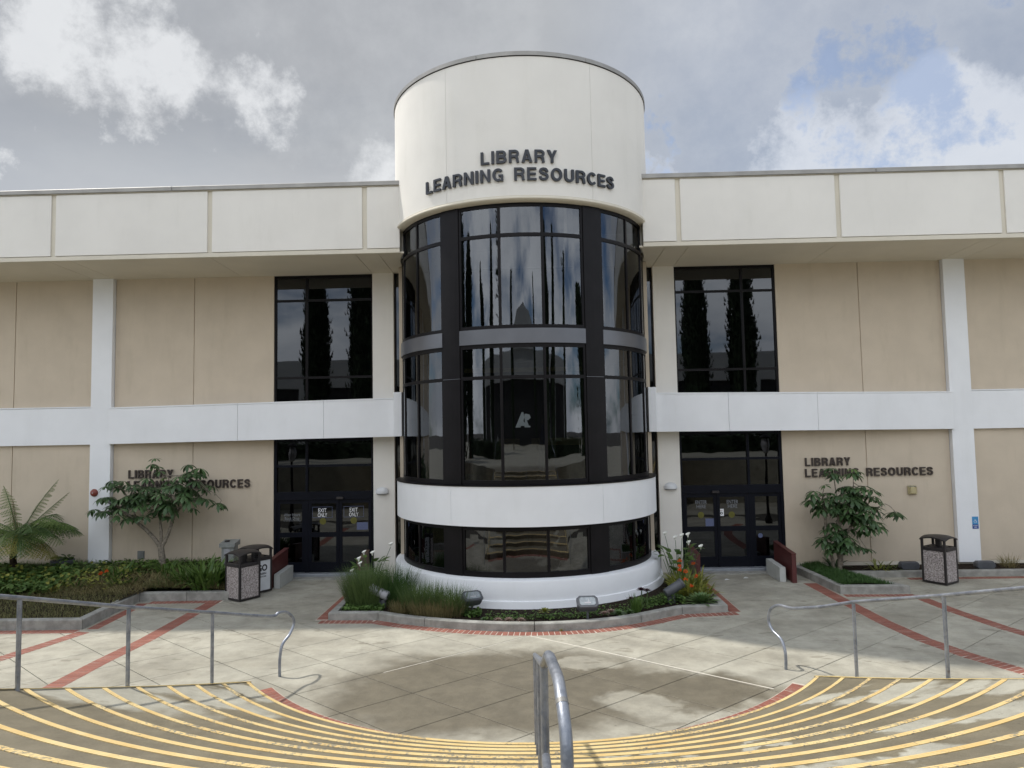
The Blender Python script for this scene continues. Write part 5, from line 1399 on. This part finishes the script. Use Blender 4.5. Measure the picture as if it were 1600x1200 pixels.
labs = ['cypress reflected in the exit side window, nearer the tower', 'cypress reflected in the exit side window, farther from the tower', 'cypress reflected in the entrance side window, nearer the tower', 'cypress reflected in the entrance side window, farther from the tower', 'cypress far out on the exit side of the terrace', 'cypress far out on the entrance side of the terrace', 'slim cypress left of the terrace axis', 'slim cypress right of the terrace axis']
for i, (x, y, s_) in enumerate(((-11.2, -30, 1.12), (-14.6, -30, 1.0), (11.6, -30, .98), (14.9, -30.5, 1.0), (-21, -31, .9), (21.5, -31, .95), (-6.4, -40, .9), (7.4, -41, .9))):
    o = thing('cypress_tree', (x, y, 2.1), labs[i], 'tree', 'cypresses on the terrace behind the stairs')
    inst('crown', CY[i % 2], o, (0, 0, 0), (0, 0, i), (s_*.95, s_*.95, s_)); inst('trunk', tk, o)
for i, (x, y, z, s_, lb) in enumerate(((-17.5, -12, 0, 1.0, 'cypress on the plaza left of the stairs, nearest the library'), (-18.8, -15.5, 0, 1.05, 'middle cypress on the plaza left of the stairs'), (-19.8, -19.5, 0, 1.0, 'cypress on the plaza left of the stairs, farthest from the library'), (19.5, -14, 0, .72, 'shorter cypress on the plaza right of the stairs, nearest the library'), (20.5, -19, 0, .8, 'shorter cypress on the plaza right of the stairs, farthest from the library'))):
    o = thing('cypress_tree', (x, y, z), lb, 'tree', 'cypresses beside the stairs')
    inst('crown', CY[i % 2], o, (0, 0, 0), (0, 0, i), (s_*1.3, s_*1.3, s_)); inst('trunk', tk, o)
r = random.Random(5)
hz_ = []
for sx_ in (-1, 1):
    hb = thing('hedge', (sx_*16, -24, 2.1), ['clipped hedge on the exit side of the terrace', 'clipped hedge on the entrance side of the terrace'][sx_ > 0], 'hedge', 'hedges on the terrace')
    mb = MB(); mb.box(-8, 8, -.5, .5, 0, .9)
    for _ in range(1500):
        p = (r.uniform(-8.1, 8.1), r.uniform(-.6, .6), r.uniform(.1, 1.02)); leaf_disc(mb, p, .12, r)
    mb.build('foliage', 'cypress_leaf', hb)
for sx_ in (-1, 1):
    o = thing('street_lamp', (sx_*8.95, -8.4, 0), ['black lantern lamp post on the plaza beyond the left handrail', 'black lantern lamp post on the plaza beyond the right handrail'][sx_ > 0], 'street lamp', 'lantern lamp posts')
    MB().tube([(0, 0, 0), (0, 0, 2.6)], [.06, .04], 10).build('pole', 'dark_frame', o)
    MB().lathe((0, 0, 0), [(.12, 0), (.12, .15), (.06, .3)], 12).build('foot', 'dark_frame', o)
    mb = MB()
    for i in range(4):
        a = i*1.5708; mb.tube(catmull([(.05*math.cos(a), .05*math.sin(a), 2.6), (.19*math.cos(a), .19*math.sin(a), 2.8), (.2*math.cos(a), .2*math.sin(a), 3.05), (.14*math.cos(a), .14*math.sin(a), 3.2)], 3), .012, 5)
    mb.build('cage', 'dark_frame', o)
    MB().lathe((0, 0, 0), [(.001, 2.62), (.12, 2.66), (.16, 2.9), (.12, 3.15), (.001, 3.16)], 14).build('globe', 'lamp_pale', o)
    MB().lathe((0, 0, 3.17), [(.2, 0), (.19, .04), (.08, .12), (.001, .15)], 14).build('cap', 'dark_frame', o)
# flags inside the tower
for i, (x, mt, lb) in enumerate(((-1.35, 'flag_red', 'furled red flag on a pole inside the tower window'), (.42, 'flag_blue', 'furled blue flag on a pole inside the tower window'))):
    o = thing('flag', (x, -1.5, 2.4), lb, 'flag')
    MB().tube([(0, 0, 0), (0, 0, 1.5)], .015, 6).build('pole', 'light_cover', o)
    mb = MB(); mb.smooth = True; mb.lathe((0, 0, 0), [(.09, .25), (.12, .4), (.08, .9), (.03, 1.4)], 9); mb.build('cloth', mt, o)
